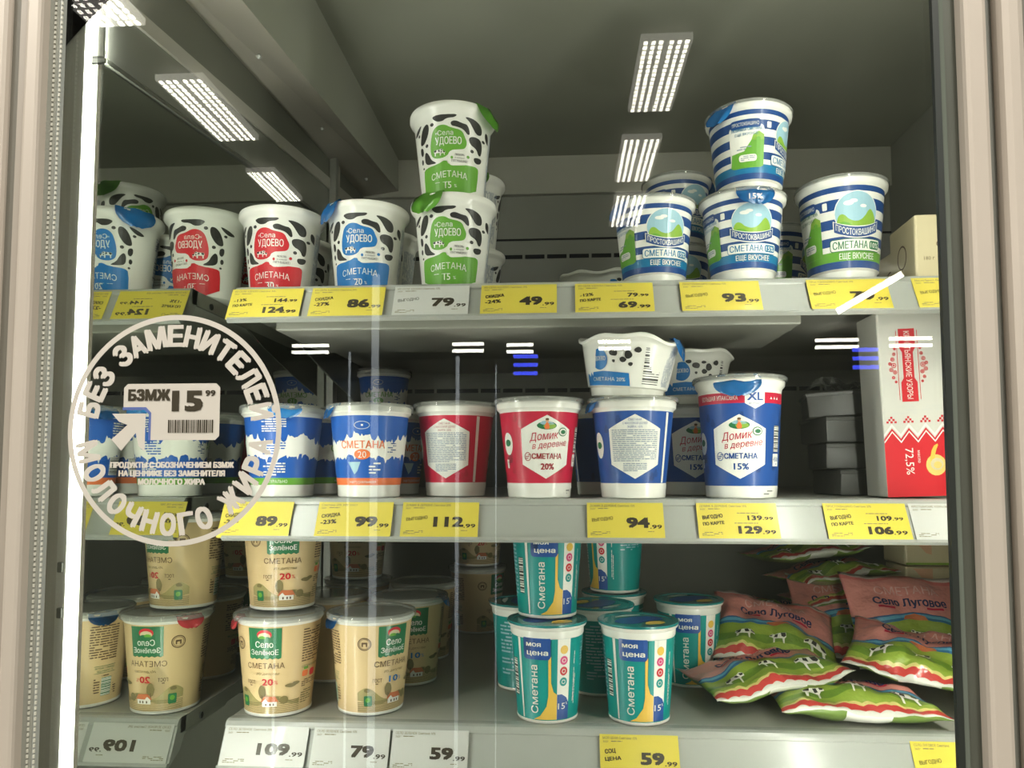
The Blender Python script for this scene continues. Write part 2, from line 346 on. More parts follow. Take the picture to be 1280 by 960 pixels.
def striped_pot(pct, k=1.0):
    z0, r0, z1, r1 = .012, .0375, .086, .0453; Rm = .0415; gr = pct == '10%'; b2 = C['dgreen'] if gr else C['teal2']; tx = C['green'] if gr else C['teal2']
    if gr: b2 = C['green']; tx = C['dgreen']
    st = [(.012, 2), (.019, 3), (.028, 2), (.033, 0), (.037, 2)]
    rf = rfun_of(r0, z0, r1, z1)
    prof = [(.033, 0), (.0345, .001), (.0352, .010)]; mi = [0, 0]
    bands = [(.012, 1), (.019, 2), (.0285, 0), (.034, 1), (.0425, 0), (.0505, 1), (.060, 0), (.0685, 1), (.079, 0), (.0855, 1), (.091, 0)]
    for z, m in bands: prof.append((rf(z), z)); mi.append(m)
    mi = [0, 0, 0] + [m for z, m in bands[:-1]]
    prof += [(.0475, .0925), (.0495, .0945), (.0500, .0985), (.0485, .1), (.0001, .0995)]; mi += [0] * 6
    prof = [(r * k, z * k) for r, z in prof]
    body = lathe('pot_body', prof, [white_m, C['navy'], b2], mi[:len(prof) - 1], N=56); p = Print()
    p.ell(0, 64.5, 23.5, 21.5, C['white'], 0, 28); p.ell(0, 64.5, 22.6, 20.6, C['sky'], 1, 28)
    p.poly([(-21.5, 55), (-19, 63), (-14, 64), (-8, 58), (0, 56), (7, 60), (13, 69), (17, 67), (21, 60), (21, 54), (15, 47), (5, 42), (-6, 42), (-16, 48)], C['grass'], 2, 1)
    p.poly([(-21, 55), (-12, 57), (-2, 50), (8, 52), (20, 56), (15, 47), (5, 42), (-6, 42), (-16, 48)], C['green'], 3, 1)
    for x, y, a in ((-9, 74, 5), (-4, 76, 4), (6, 71, 3.5)): p.ell(x, y, a, a * .45, C['white'], 2, 12)
    bn = [(-23 + i * 46 / 12, 52 - 6 * (1 - (1 - i / 6) ** 2)) for i in range(13)]
    p.poly([(x * 1.08, y - 5.8) for x, y in bn] + [(x * 1.08, y + 5.8) for x, y in bn[::-1]], C['white'], 4)
    p.poly([(x * 1.04, y - 4.8) for x, y in bn] + [(x * 1.04, y + 4.8) for x, y in bn[::-1]], C['navy'], 5)
    p.text('ПРОСТОКВАШИНО', 0, 51.8, 6.0, C['white'], 6, w=44, bold=.013, arch=-6)
    p.rrect(-27, 25.5, 28, 40, 3, tx, 4) if False else None
    p.rrect(-29, 28.0, 30.6, 39.9, 2.5, tx, 5); p.rrect(-28.3, 28.6, 30, 39.3, 2.2, C['white'], 6)
    p.text('СМЕТАНА', -7, 34, 7.2, tx, 7, w=38, bold=.025); p.rrect(14.2, 30, 28.8, 38, 2, tx, 7); p.text(pct, 21.5, 34, 5.2, C['white'], 8, w=11.5, bold=.02)
    p.text('ЕЩЕ ВКУСНЕЕ', 1, 23.4, 5.8, C['white'], 4, w=41, bold=.02)
    # left panel: story text over a meadow
    p.rrect(-76, 25, -38, 74, 5, C['white'], 1); p.poly([(-76, 27), (-74, 42), (-60, 44), (-52, 56), (-44, 60), (-38, 56), (-38, 27), (-42, 25), (-72, 25)], C['green'], 2, 0)
    p.poly([(-52, 56), (-50, 62), (-44, 66), (-38, 62), (-38, 56)], C['grass'], 2, 0)
    p.text('ЛЮБИМАЯ СМЕТАНА', -57, 69, 3.6, tx, 3, w=33, bold=.02); p.text('ЕЩЕ ВКУСНЕЕ!', -57, 63.5, 3.0, tx, 3, w=25); p.rrect(-74, 70, -42, 80, 3, C['navy'], 3); p.text('ПРОСТОКВАШИНО', -58, 75, 4, C['white'], 4, w=28)
    p.ell(-62, 52, 7, 3.4, C['white'], 3, 14); p.rrect(-66, 32, -46, 40, 3, C['white'], 3); p.micro(-64, 33, -48, 39, 3, C['txt'], 4); p.micro(-68, 45, -52, 50, 2, C['txt'], 4)
    p.rrect(46, 24, 66, 78, 2, C['white'], 1); p.micro(47, 26, 65, 76, 16, C['txt'], 2, .8); p.rrect(-35, 70, -30, 77, 1, C['white'], 1)
    p.v = [(x * mm * k, y * mm * k, L) for x, y, L in p.v]
    return [('pot_body', body), ('printed_label', p.bake('printed_label', cone(lambda t: rf(t / k) * k, Rm * k), Rm * k * 2 * PI / 56)), ('lid', rim_lid(.0495 * k, .1005 * k, .003))]
def splash_pot(band, pct, tcol):
    rf = rfun_of(.0375, .014, .0462, .092); Rm = .042
    prof = [(.035, 0), (.0365, .001), (.0368, .012), (rf(.014), .014), (rf(.022), .022), (rf(.092), .092), (.0468, .0935), (.0492, .0955), (.0497, .102), (.048, .1035), (.0001, .103)]
    body = lathe('pot_body', prof, [white_m, C[band], C['cobalt']], [0, 0, 0, 1, 2, 0, 0, 0, 0, 0], N=56); p = Print(); rg = random.Random(9)
    top = []; bot = []; n = 150; Ls = Rm * 2 * PI
    for i in range(n + 1):
        x = -Ls / 2 + Ls * i / n; b = 7 * math.cos(x / Rm * 4 + .3)
        top.append((x, (66 + b * .6 + 2 * math.sin(i * .9) + (rg.uniform(1, 6) if i % 5 == 0 else rg.uniform(-.6, .6))) * mm)); bot.append((x, (46 + b * .25 + 1.6 * math.sin(i * .6) - (rg.uniform(2, 6) if i % 7 == 0 else rg.uniform(-.6, .6))) * mm))
    for i in range(n): p.add([bot[i], bot[i + 1], top[i + 1], top[i]], [(0, 1, 2, 3)], C['white'], 0)
    tm = C[tcol]
    p.text('СМЕТАНА', 0, .0595, .0085, tm, 2, w=.052, bold=.028); p.ell(0, .0485, .0095, .0058, tm, 2); p.text(pct, 0, .0485, .0075, C['white'], 3, bold=.01)
    p.ring(0, .081, .0085, .0045, .0005, C['white'], 1, 24); p.micro(-.007, .079, .007, .083, 1, C['white'], 1); p.text('натуральная', 0, .018, .0035, C['white'], 1, w=.034)
    p.micro(.008, .026, .022, .040, 4, C['white'], 1, .6); p.micro(.030, .05, .042, .062, 5, C['navy'], 1, .7); p.poly([(-.018, .040), (-.010, .026), (-.006, .030), (-.002, .040)], C['sky'], 1)
    p.micro(.085, .074, .112, .090, 6, C['white'], 1, .8); p.micro(.085, .048, .112, .066, 6, C['cobalt'], 1, .8); p.micro(.085, .024, .112, .040, 5, C['white'], 1, .8)
    p.text('НАТУРАЛЬНО', .10, .018, .0035, C['white'], 1, w=.030); p.barcode(-.08, .026, -.062, .046, C['black'], C['white'], 1, True); p.micro(-.085, .070, -.060, .088, 6, C['white'], 1, .8)
    return [('pot_body', body), ('printed_label', p.bake('printed_label', cone(rf, Rm), Rm * 2 * PI / 56)), ('lid', rim_lid(.0495, .1045, .008, .0022))]
def house_scene(p, x, y, k, L):
    p.ell(x, y, 11 * k, 4.5 * k, C['dgreen'], L); p.ell(x + 3 * k, y - .5 * k, 7 * k, 3 * k, C['grass'], L + 1); p.poly([(x - 9 * k, y + 1 * k), (x - 4 * k, y + 6 * k), (x + 5 * k, y + 4 * k), (x + 9 * k, y + 1 * k)], C['sky'], L + 1, 1)
    p.poly([(x - 3.2 * k, y - 4 * k), (x + 3.2 * k, y - 4 * k), (x + 2 * k, y + 2 * k), (x, y + 4 * k), (x - 2 * k, y + 2 * k)], C['orange'], L + 2, 1); p.ell(x, y + 5.6 * k, 1.8 * k, 2.4 * k, C['skin'], L + 3, 10); p.ell(x, y + 7 * k, 2 * k, 1.4 * k, C['brown'], L + 4, 10)
def hex_pot(col, pct, xl=False):
    Hs = .135 if xl else .111; Rm = .043
    if xl:
        rf = rfun_of(.0405, .014, .047, .121); prof = [(.038, 0), (.0395, .0015), (rf(.014), .014), (rf(.1065), .1065), (rf(.1185), .1185), (rf(.121), .121), (.0475, .124), (.0505, .1275), (.051, .133), (.049, .135), (.0001, .1345)]; mi = [0, 0, 1, 2, 0, 0, 0, 0, 0, 0]
    else:
        rf = rfun_of(.0378, .017, .0468, .098); prof = [(.0352, 0), (.0366, .001), (.0374, .010), (.0378, .0108), (.0378, .017), (rf(.098), .098), (.0472, .1), (.050, .1025), (.0508, .109), (.049, .111), (.0001, .1105)]; mi = [0, 0, 0, 0, 1, 0, 0, 0, 0, 0]
    body = lathe('pot_body', prof, [white_m, C[col], C['crimson']], mi, N=56); p = Print(); tc = C['royal'] if col == 'royal' else C['crimson']; dk = C['royal'] if col == 'royal' else C['darkred']
    rg = random.Random(2)
    for i in range(22):  # faint jug pattern in the ground colour
        x = rg.uniform(-125, 125); y = rg.uniform(22, 92); 
        p.poly([(x - 2.5, y - 4), (x + 2.5, y - 4), (x + 3.4, y), (x + 1.4, y + 3), (x + 1.8, y + 5), (x - 1.8, y + 5), (x - 1.4, y + 3), (x - 3.4, y)], MATS['print_' + col + '2'], 0, 1)
    hx = [(0, 94), (29, 78), (29, 38), (0, 22), (-29, 38), (-29, 78)]
    p.poly(hx, C['white'], 1); house_scene(p, 0, 82, 1.0, 2)
    p.text('Домик', -3, 70.5, 9, C['crimson'], 3, w=34, shear=.3, bold=.006, rot=6); p.text('в деревне', 4, 61, 7, C['crimson'], 3, w=42, shear=.3, bold=.006, rot=6)
    p.ell(19, 75, 5.5, 5, C['dgreen'], 4, 14); p.ell(19, 75, 4.6, 4, C['white'], 5, 14); p.ell(19.3, 75, 3.2, 2.4, C['dgreen'], 6, 12)
    p.text('СМЕТАНА', 1, 47.5, 6, dk, 3, w=36, bold=.03); p.text(pct, 1.5, 36, 7, dk, 3, bold=.03, w=16)
    p.ring(-22, 47, 4, 5, .8, dk, 3, 16); p.micro(-24.5, 44, -19.5, 50, 3, dk, 3)
    # back: ingredients hexagon
    o = 132
    p.poly([(o + x * 1.02, y) for x, y in hx], C['white'], 1); p.text('СМЕТАНА', o, 88, 2.6, dk, 3, w=14); p.text('С МАССОВОЙ ДОЛЕЙ', o, 84, 2.4, dk, 3, w=26); p.text('ЖИРА ' + pct, o, 80, 2.4, dk, 3, w=16)
    p.micro(o - 26, 41, o + 26, 77.5, 17, C['txt'], 3, .97, seed=8); p.micro(o - 14, 30, o + 14, 40, 5, C['txt'], 3, .95)
    # sides: narrow oval mark, barcode
    p.ell(-50, 62, 8, 13, C['white'], 1); p.ell(-50, 63, 5, 4, C['dgreen'], 2); p.micro(-54, 38, -44, 50, 6, C['black'], 1, .8); p.rect(-56, 34, -52, 44, C['white'], 1)
    p.ell(84, 60, 8, 15, C['white'], 1); p.ell(84, 60, 5, 4, C['dgreen'], 2); p.rect(170, 17.5, 174, 97, C['white'], 0)
    p.barcode(42, 52, 52, 82, C['black'], C['white'], 1, True); p.rect(41, 36, 53, 50, C['white'], 1); p.text('450г' if xl else '300г', 47, 44, 5, dk, 2, w=10); p.micro(42, 37, 52, 40, 1, dk, 2)
    if xl:
        p.text('БОЛЬШАЯ УПАКОВКА', -23, 112.6, 5, C['white'], 1, w=44, bold=.01); p.poly([(6, 122), (27, 122), (27, 106), (16.5, 100), (6, 106)], C['white'], 1); p.text('XL', 16.5, 114, 9, C['royal'], 2, bold=.03, w=16); p.text('ФОРМАТ', 16.5, 106, 2.4, C['royal'], 2, w=13)
        for i in range(3): p.poly([(34 + i * 5, 111), (37 + i * 5, 111), (35.5 + i * 5, 114)], C['white'], 1)
    p.micro(28, 3.5, 44, 10, 2, C['greyink'], 1, .8)
    p.v = [(x * mm, y * mm, L) for x, y, L in p.v]
    return [('pot_body', body), ('printed_label', p.bake('printed_label', cone(rf, Rm), Rm * 2 * PI / 56)), ('lid', rim_lid(.0505, Hs + .002, .004, .003))]
mat('print_crimson2', (.40, .008, .03), .3, coat=.2); mat('print_royal2', (.01, .05, .21), .3, coat=.2)
def country_pot(pct, pcol):
    rf = rfun_of(.0385, .004, .0485, .105); Rm = .0435
    prof = [(.036, 0), (.0385, .001), (.039, .003), (rf(.0035), .0042), (rf(.105), .105), (.050, .1065), (.0515, .109), (.0505, .1115), (.0001, .111)]
    body = lathe('pot_body', prof, [C['beige'], white_m], [1, 1, 1, 0, 1, 1, 1, 1], N=56); p = Print()
    p.poly([(-18, 103.5)] + [(18, 103.5), (18, 69)] + [(18 - 36 * i / 12, 69 - (1.5 if i % 2 else 0)) for i in range(1, 12)] + [(-18, 69)], C['dgreen'], 1)
    p.ell(0, 96, 8, 5.5, C['red'], 2); p.ell(0, 94, 6.6, 4.4, C['cream'], 3); p.ell(-2, 92.5, 4, 2.4, C['green'], 4, 10); p.ell(3, 92, 3.4, 2, C['dgreen'], 4, 10); p.rect(-8, 88, 8, 91.4, C['dgreen'], 5)
    p.text('Село', 0, 85, 7, C['white'], 6, w=19, bold=.02); p.text('ЗелёноЕ', 0, 76, 6, C['white'], 6, w=30, bold=.02)
    p.text('СМЕТАНА', 0, 60, 6.4, C['brown'], 2, w=44); p.text('Из детства', 3, 51, 3, C['olived'], 2, w=27, shear=.4); p.text('ГОСТ', -18, 41, 4.2, C['brown'], 2, w=11, bold=.02); p.micro(-23, 36, -13, 38, 1, C['brown'], 2)
    p.text(pct[:2], 3, 41.5, 7.4, C[pcol], 2, bold=.03, w=12.5); p.text('%', 12.8, 40.8, 4.6, C[pcol], 2)
    p.ring(-33, 84, 7.5, 7.5, 1, C['brown'], 1, 24); p.ring(-33, 84, 5.8, 5.8, .5, C['brown'], 1, 24); p.poly([(-36, 81), (-36, 86), (-30, 86), (-30, 81), (-31.5, 81), (-31.5, 84), (-34.5, 84), (-34.5, 81)], C['brown'], 1)
    n = 26; hill = [(-42 + 84 * i / n, 24 + 5 * math.sin(i * .45) + 4 * math.sin(i * .2 + 1)) for i in range(n + 1)]
    p.poly(hill + [(42, 5), (-42, 5)], C['olive'], 1)
    hill2 = [(-42 + 84 * i / n, 16 + 3 * math.sin(i * .35 + 2)) for i in range(n + 1)]; p.poly(hill2 + [(42, 5), (-42, 5)], C['beige'], 2)
    for i in range(7): p.poly([(-42, 6 + i * 1.6), (42, 5 + i * 2.2), (42, 5.8 + i * 2.2), (-42, 6.7 + i * 1.6)], C['olived'], 3)
    for x, y, a, b in ((-4, 30, 5, 8), (22, 20, 6, 5), (30, 36, 7, 2.4), (36, 38, 5, 2), (-30, 30, 4, 2.4), (14, 22, 3, 3)): p.poly([(x + a * random.uniform(.85, 1.1) * math.cos(t), y + b * random.uniform(.85, 1.1) * math.sin(t)) for t in [q * PI / 6 for q in range(12)]], C['olived'], 4, 1)
    p.rect(-4.6, 16, -3.4, 26, C['brown'], 4); p.poly([(-4, 13), (-4, 19), (1, 22), (12, 22), (14, 19), (14, 13)], C['white'], 5); p.poly([(-6, 18.5), (-1, 25), (12, 24.5), (16, 18.5), (3, 18.5), (0, 22), (-4, 18)], C['roof'], 6)
    for x in (0, 5, 9): p.rect(x, 14, x + 1.8, 16.8, C['brown'], 6)
    p.rrect(-34, 12, -24, 24, 1.5, C['dgreen'], 5); p.ell(-29, 19, 3, 3, C['green'], 6, 10)
    # side text
    for s0 in (-96, ):
        p.micro(s0, 55, s0 + 32, 98, 14, C['brown'], 1, .95); p.text('О ЦЕНА', s0 + 14, 100.5, 2.6, C['brown'], 1, w=14); p.rect(s0, 48, s0 + 26, 48.5, C['dgreen'], 1); p.text('СДЕЛАНО С ЗАБОТОЙ', s0 + 13, 45.6, 2.2, C['dgreen'], 1, w=24, bold=.02); p.text('О ПРИРОДЕ', s0 + 13, 42, 2.2, C['dgreen'], 1, w=20, bold=.02); p.rect(s0, 39.5, s0 + 26, 40, C['dgreen'], 1)
        p.barcode(s0 + 4, 12, s0 + 17, 34, C['dgreen'], C['white'], 1, True); p.micro(s0 + 19, 12, s0 + 26, 34, 7, C['brown'], 1); p.micro(s0 - 4, 12, s0 + 1, 26, 5, C['brown'], 1); p.micro(s0 + 4, 35, s0 + 25, 37.5, 1, C['brown'], 1)
    p.micro(42, 60, 78, 100, 13, C['brown'], 1, .93, seed=5)
    p.text('СДЕЛАНО В РОССИИ', 58, 55, 2.6, C['dgreen'], 1, w=30, bold=.02); p.rrect(44, 43, 53, 50, 2, C['orange'], 1); p.rrect(56, 42, 66, 50, 2.5, C['red'], 1); p.rrect(46, 51, 53, 54, 1, C['green'], 1); p.micro(44, 12, 62, 28, 6, C['olived'], 1); p.micro(44, 31, 72, 40, 4, C['brown'], 1)
    p.v = [(x * mm, y * mm, L) for x, y, L in p.v]
    return [('pot_body', body), ('printed_label', p.bake('printed_label', cone(rf, Rm), Rm * 2 * PI / 56)), ('lid', rim_lid(.0515, .114, .005, .002))]
def teal_pot():
    rf = rfun_of(.0350, .003, .0418, .094); Rm = .0385
    prof = [(.033, 0), (.035, .0008), (.0355, .003), (rf(.0035), .0038), (rf(.095), .095), (.0428, .0965), (.0432, .1035), (.0455, .1055), (.0465, .108), (.0455, .1095), (.0001, .1095)]
    body = lathe('pot_body', prof, [C['teal'], white_m], [1, 1, 1, 0, 1, 1, 1, 1, 1, 1], N=56); p = Print()
    p.poly([(-34, 95), (-30.5, 95), (-30.0, 5), (-32.0, 5)], C['white'], 1)
    p.rrect(-26, 72, 4.5, 98, 4, C['royal'], 2); p.rect(-26, 80, -16, 95, C['royal'], 2); p.text('моя', -14, 89.5, 5.2, C['white'], 3, w=16, bold=.03); p.text('цена', -10, 80, 5.6, C['white'], 3, w=23, bold=.03)
    p.text('Сметана', -14.5, 39, 8.5, C['white'], 3, w=54, rot=90, bold=.025)
    p.poly([(2, 72), (5, 76), (5, 46), (8, 36), (12, 33), (12, 5), (-16, 5), (-8, 9), (0, 20), (2, 32)], C['yellow'], 1, 0); p.poly([(5.4, 76), (5.4, 46), (8, 37), (12, 34), (12, 95), (5.4, 95)], C['teal'], 2)
    p.rect(12, 5, 27, 95, C['white'], 1); p.poly([(12.2, 5), (12.2, 33), (18, 33), (24, 29), (27.2, 23), (27.2, 5)], C['royal'], 2); p.text('15', 18, 20, 7, C['white'], 3, bold=.01, w=9); p.text('%', 24.4, 22.5, 3, C['white'], 3)
    for y, c in ((83, 'yellow'), (71, 'pink'), (59, 'red'), (47, 'teal')): p.ell(19.5, y, 4.6, 5, C[c], 2, 18); p.ring(19.5, y, 2.4, 2.4, .6, C['white'] if c != 'yellow' else C['yellow'], 3, 12)
    p.micro(33, 20, 37, 80, 2, C['white'], 1, .8, True); p.barcode(-46, 28, -38, 70, C['black'], C['white'], 1, True); p.micro(-72, 20, -50, 90, 15, C['sky'], 1, .8); p.micro(46, 60, 76, 92, 10, C['sky'], 1, .7); p.micro(90, 20, 116, 90, 18, C['sky'], 1, .8)
    p.v = [(x * mm, y * mm, L) for x, y, L in p.v]
    lid = lathe('foil_lid', [(.0468, .1085), (.0474, .110), (.0466, .1112), (.040, .1108), (.0395, .1100), (.0001, .1098)], foil_m['teal'], N=40, cap=False)
    q = Print(); q.poly([(-.034, -.012), (-.010, .018), (.022, .024), (.034, .004), (.012, -.004), (-.010, -.028)], C['royal'], 0, 2); q.poly([(.004, -.030), (.030, -.020), (.028, -.006), (.008, -.010)], C['yellow'], 1, 1); q.poly([(-.03, .012), (-.01, .03), (.012, .032), (-.01, .02)], C['white'], 1, 1)
    lp = q.bake('lid_print', lambda x, y, L: (x, y, .1102 + .0002 * L))
    return [('pot_body', body), ('printed_label', p.bake('printed_label', cone(rf, Rm), Rm * 2 * PI / 56)), ('foil_lid', lid), ('lid_print', lp)]
def tab_mesh(r, z, m, w=.020, ln=.020, drop=.85):
    """foil pull tab: leaves the seal at the rim (facing -Y) and folds down over it"""
    bm = bmesh.new(); rows = []; n = 10; k = 9
    for j in range(n + 1):
        t = j / n; out = r - .010 + min(t * .022, .0125 + .002 * t); dz = -max(0, t - .40) * ln * 2.3 * drop + .001
        ww = w * (1.25 - .1 * t) if t < .5 else w * max(.25, math.sqrt(max(0, 1 - ((t - .5) / .52) ** 2)) * 1.2)
        row = []
        for i in range(k + 1):
            u = (i / k - .5) * 2; a = u * ww / r; rr = out + .0008 * math.sin(u * 5 + t * 6)
            row.append(bm.verts.new((rr * math.sin(a), -rr * math.cos(a), z + dz + .0006 * math.sin(u * 7 + t * 3))))
        rows.append(row)
    for j in range(n):
        for i in range(k): bm.faces.new((rows[j][i], rows[j][i + 1], rows[j + 1][i + 1], rows[j + 1][i]))
    bmesh.ops.solidify(bm, geom=bm.faces[:], thickness=.0004)
    return finish(bm, 'foil_tab', m, True)

DES = {'cow_red': cow_pot('red', '30'), 'cow_blue': cow_pot('blue', '20'), 'cow_green': cow_pot('green', '15'), 'tub': cow_tub(),
       'str15': striped_pot('15%'), 'str10': striped_pot('10%', 1.12), 'spl_o': splash_pot('orange', '20', 'orange'), 'spl_g': splash_pot('green', '15', 'green'),
       'hex_red': hex_pot('crimson', '20%'), 'hex_blue': hex_pot('royal', '15%'), 'hex_xl': hex_pot('royal', '15%', True),
       'cty20': country_pot('20', 'red'), 'cty10': country_pot('10', 'blue'), 'teal': teal_pot()}
TABS = {'cow_blue': tab_mesh(.0515, .105, foil_m['blue']), 'cow_green': tab_mesh(.0515, .105, foil_m['green']), 'str': tab_mesh(.05, .1, foil_m['blue'], .018, .018),
        'hex': tab_mesh(.0505, .111, foil_m['blue'], .018, .012), 'xl': tab_mesh(.0495, .134, foil_m['blue'], .022, .018), 'ctyr': tab_mesh(.0505, .112, foil_m['red'], .014, .012),
        'ctyb': tab_mesh(.0505, .112, foil_m['blue'], .014, .012), 'spl': tab_mesh(.0495, .103, foil_m['blue'], .016, .012), 'hexr': tab_mesh(.0505, .111, foil_m['red'], .016, .012), 'tub': tab_mesh(.059, .068, foil_m['blue'], .016, .020)}
Z1, Z2, Z3 = 1.6190, 1.3700, 1.117
LAST = [None]
SCL = {'cow_red': (1.05, 1.06), 'cow_blue': (1.04, 1.06), 'cow_green': (1.04, 1.06), 'str10': (.925, 1.06), 'spl_o': (1, 1.03), 'spl_g': (1, 1.03)}
def pot(kind, name, px, py, Y, z, rot, label, tab=None, tabrot=0, tilt=(0, 0), group=None):
    X, _ = P(px, py, Y)
    o = empty(name, (X, Y, z), (R(tilt[0]), R(tilt[1]), R(rot)))
    a_, b_ = SCL.get(kind, (1, 1)); o.scale = (a_, a_, b_)
    for n, me in DES[kind]: mesh_obj(n, me, o)
    if tab: mesh_obj('foil_tab', TABS[tab], o, rot=(0, 0, R(tabrot)))
    tag(o, label, 'sour cream pot', group or GR[kind]); LAST[0] = o; return o
GR = {'cow_red': 'cow spotted pots on the top shelf', 'cow_blue': 'cow spotted pots on the top shelf', 'cow_green': 'cow spotted pots on the top shelf', 'tub': 'squat cow spotted tubs',
      'str15': 'blue striped pots on the top shelf', 'str10': 'blue striped pots on the top shelf', 'spl_o': 'milk splash pots on the middle shelf', 'spl_g': 'milk splash pots on the middle shelf',
      'hex_red': 'hexagon label pots on the middle shelf', 'hex_blue': 'hexagon label pots on the middle shelf', 'hex_xl': 'hexagon label pots on the middle shelf',
      'cty20': 'beige country pots on the bottom shelf', 'cty10': 'beige country pots on the bottom shelf', 'teal': 'teal pots on the bottom shelf'}

# ------------------------------------------------------------------ the cabinet
XM = -.411; XR = .66; YB = 1.50; YG = .582
struct(box('wall_back', XM - .02, XR + .02, YB, YB + .02, .40, 2.20, back_m))
s = struct(box('trim_1', XM, XR, YB - .004, YB, Z1 + .258, Z1 + .261, slot_m))      # seam line of the upper back panel
s = struct(box('trim_2', XM, XR, YB - .012, YB, Z1 + .352, Z1 + .436, mat('back_upper', (.46, .45, .38), .5, 0, .4, noise=.05, nscale=4)))
for i, zz in enumerate((EYE + .443, EYE + .166, EYE - .10)):
    bm = bmesh.new()
    for k in range(22):
        x0 = XM + .02 + k * .0455; bm_box(bm, x0, x0 + .040, YB - .0015, YB + .004, zz - .004, zz + .004)
    o = mesh_obj('trim_%d' % (3 + i), finish(bm, 'vent_slots', slot_m)); struct(o)
struct(box('ceiling', XM - .02, XR + .02, .60, YB + .02, 2.05, 2.07, ceil_m))
struct(box('wall_right', XR, XR + .02, .60, YB, .40, 2.06, back_m))
# left wall: polished steel below, painted bands above it, each rising a little towards the back
def wall_band(name, za0, zb0, za1, zb1, x, m):
    bm = bmesh.new(); v = [bm.verts.new(c) for c in ((x, .618, za0), (x, YB, zb0), (x, YB, zb1), (x, .618, za1), (x - .02, .618, za0), (x - .02, YB, zb0), (x - .02, YB, zb1), (x - .02, .618, za1))]
    for q in ((0, 1, 2, 3), (7, 6, 5, 4), (0, 4, 5, 1), (1, 5, 6, 2), (2, 6, 7, 3), (3, 7, 4, 0)): bm.faces.new([v[i] for i in q])
    return mesh_obj(name, finish(bm, name, m))
struct(wall_band('wall_left', .40, .40, 1.766, 1.866, XM, mirror_m))
struct(wall_band('trim_6', 1.768, 1.868, 1.772, 1.872, XM + .003, dgrey_m))
struct(wall_band('trim_7', 1.774, 1.874, 1.826, 1.930, XM + .001, mat('wall_band_a', (.33, .335, .29), .25, .55, noise=.08, nscale=4)))
struct(wall_band('trim_8', 1.826, 1.930, 1.842, 1.950, XM + .004, mat('wall_band_b', (.50, .48, .42), .4, .2)))
struct(wall_band('trim_9', 1.842, 1.950, 2.05, 2.05, XM + .001, mat('wall_band_c', (.17, .175, .14), .5, .2, noise=.08, nscale=4)))
# soffit box along the top of the left wall
bm = bmesh.new(); v = [bm.verts.new(c) for c in ((XM, .60, 1.905), (XM, YB, 1.975), (-.336, YB, 1.985), (-.336, .60, 1.885), (XM, .60, 2.05), (XM, YB, 2.05), (-.336, YB, 2.05), (-.336, .60, 2.05))]
for q in ((0, 1, 2, 3), (7, 6, 5, 4), (0, 4, 5, 1), (1, 5, 6, 2), (2, 6, 7, 3), (3, 7, 4, 0)):
    f = bm.faces.new([v[i] for i in q]); f.material_index = 1 if q == (2, 6, 7, 3) else 0
struct(mesh_obj('trim_10', finish(bm, 'trim_10', [soffit_m, ceil_m])))
struct(box('trim_11', XM + .002, XM + .014, 1.26, 1.275, .9, 2.0, grey_m))   # slotted upright in the left back
struct(box('trim_12', XM + .002, XM + .006, 1.285, 1.31, .9, 2.0, soffit_m))
# screws of the soffit
for k, y in enumerate((.86, 1.10, 1.36)):
    bm = bmesh.new(); bmesh.ops.create_uvsphere(bm, u_segments=10, v_segments=6, radius=.0032); struct(mesh_obj('trim_%d' % (13 + k), finish(bm, 'screw', rail_m, True), loc=(-.370, y, 1.887 + (y - .6) * .0945)))

def shelf(z, label, thick=.018, beam=True):
    o = empty('shelf', (0, YB - .02, z)); o['label'] = label; o['category'] = 'shelf'; o['group'] = 'fridge shelves'
    def add(n, ob): ob.parent = o; ob.location = -Vector(o.location); return ob
    x0, x1 = -.383, XR - .004; yf = .842
    add('panel', box('shelf_panel', x0, x1, yf + .003, YB - .005, z - thick, z - .0004, shelf_m))
    # rolled nose + leaning price rail, one extruded profile
    ex = Vector((0, math.sin(R(27)), math.cos(R(27))))
    pr = [(yf + .016, z - .0002), (yf + .004, z + .0006), (yf - .001, z - .0008), (yf - .0035, z - .004)]
    a = Vector((0, yf - .0035, z - .004)); d = Vector((0, -math.sin(R(27)), -math.cos(R(27)))); n = Vector((0, -math.cos(R(27)), math.sin(R(27))))
    for t, h in ((.003, .0), (.004, -.0015), (.0425, -.0015), (.0432, .0022), (.0470, .0030), (.0475, -.0030)):
        q = a + d * t + n * h; pr.append((q.y, q.z))
    pr += [(yf + .002, z - .036), (yf + .014, z - .018)]
    add('rail', extrude_x('price_rail', pr, x0, x1, rail_m, smooth=False))
    # end bracket: a plate deepening to the back
    b = [(yf + .004, z - .003), (yf + .004, z - .0185)] + [(yf + .16 + .48 * k / 8, z - .018 - .092 * (k / 8) ** .8) for k in range(9)] + [(YB - .01, z - .003)]
    add('br', extrude_x('bracket', b, x0 + .0002, x0 + .0026, dgrey_m)); add('br', extrude_x('bracket', b, x1 - .003, x1 - .0005, dgrey_m))
    bm = bmesh.new(); bmesh.ops.create_cone(bm, segments=12, radius1=.004, radius2=.004, depth=.002, cap_ends=True)
    bmesh.ops.transform(bm, matrix=Matrix.Translation((x0 - .0008, yf + .05, z - .012)) @ Matrix.Rotation(PI / 2, 4, 'Y'), verts=bm.verts); add('s', mesh_obj('bracket_screw', finish(bm, 'bracket_screw', black_m)))
    if beam:
        add('beam', box('stiffener', -.347, .28, yf + .03, yf + .20, z - .047, z - thick - .0005, shelf_m, bev=.002))
    return o
shelf(Z1, 'top grey steel shelf carrying cow-spotted and blue striped pots'); shelf(Z2, 'middle grey steel shelf carrying splash pots and hexagon-label pots', beam=False); shelf(Z3, 'bottom grey steel shelf carrying beige pots, teal pots and pouches')
o = box('floor', XM - .02, XR + .02, .60, YB, .40, .42, grey_m); struct(o)
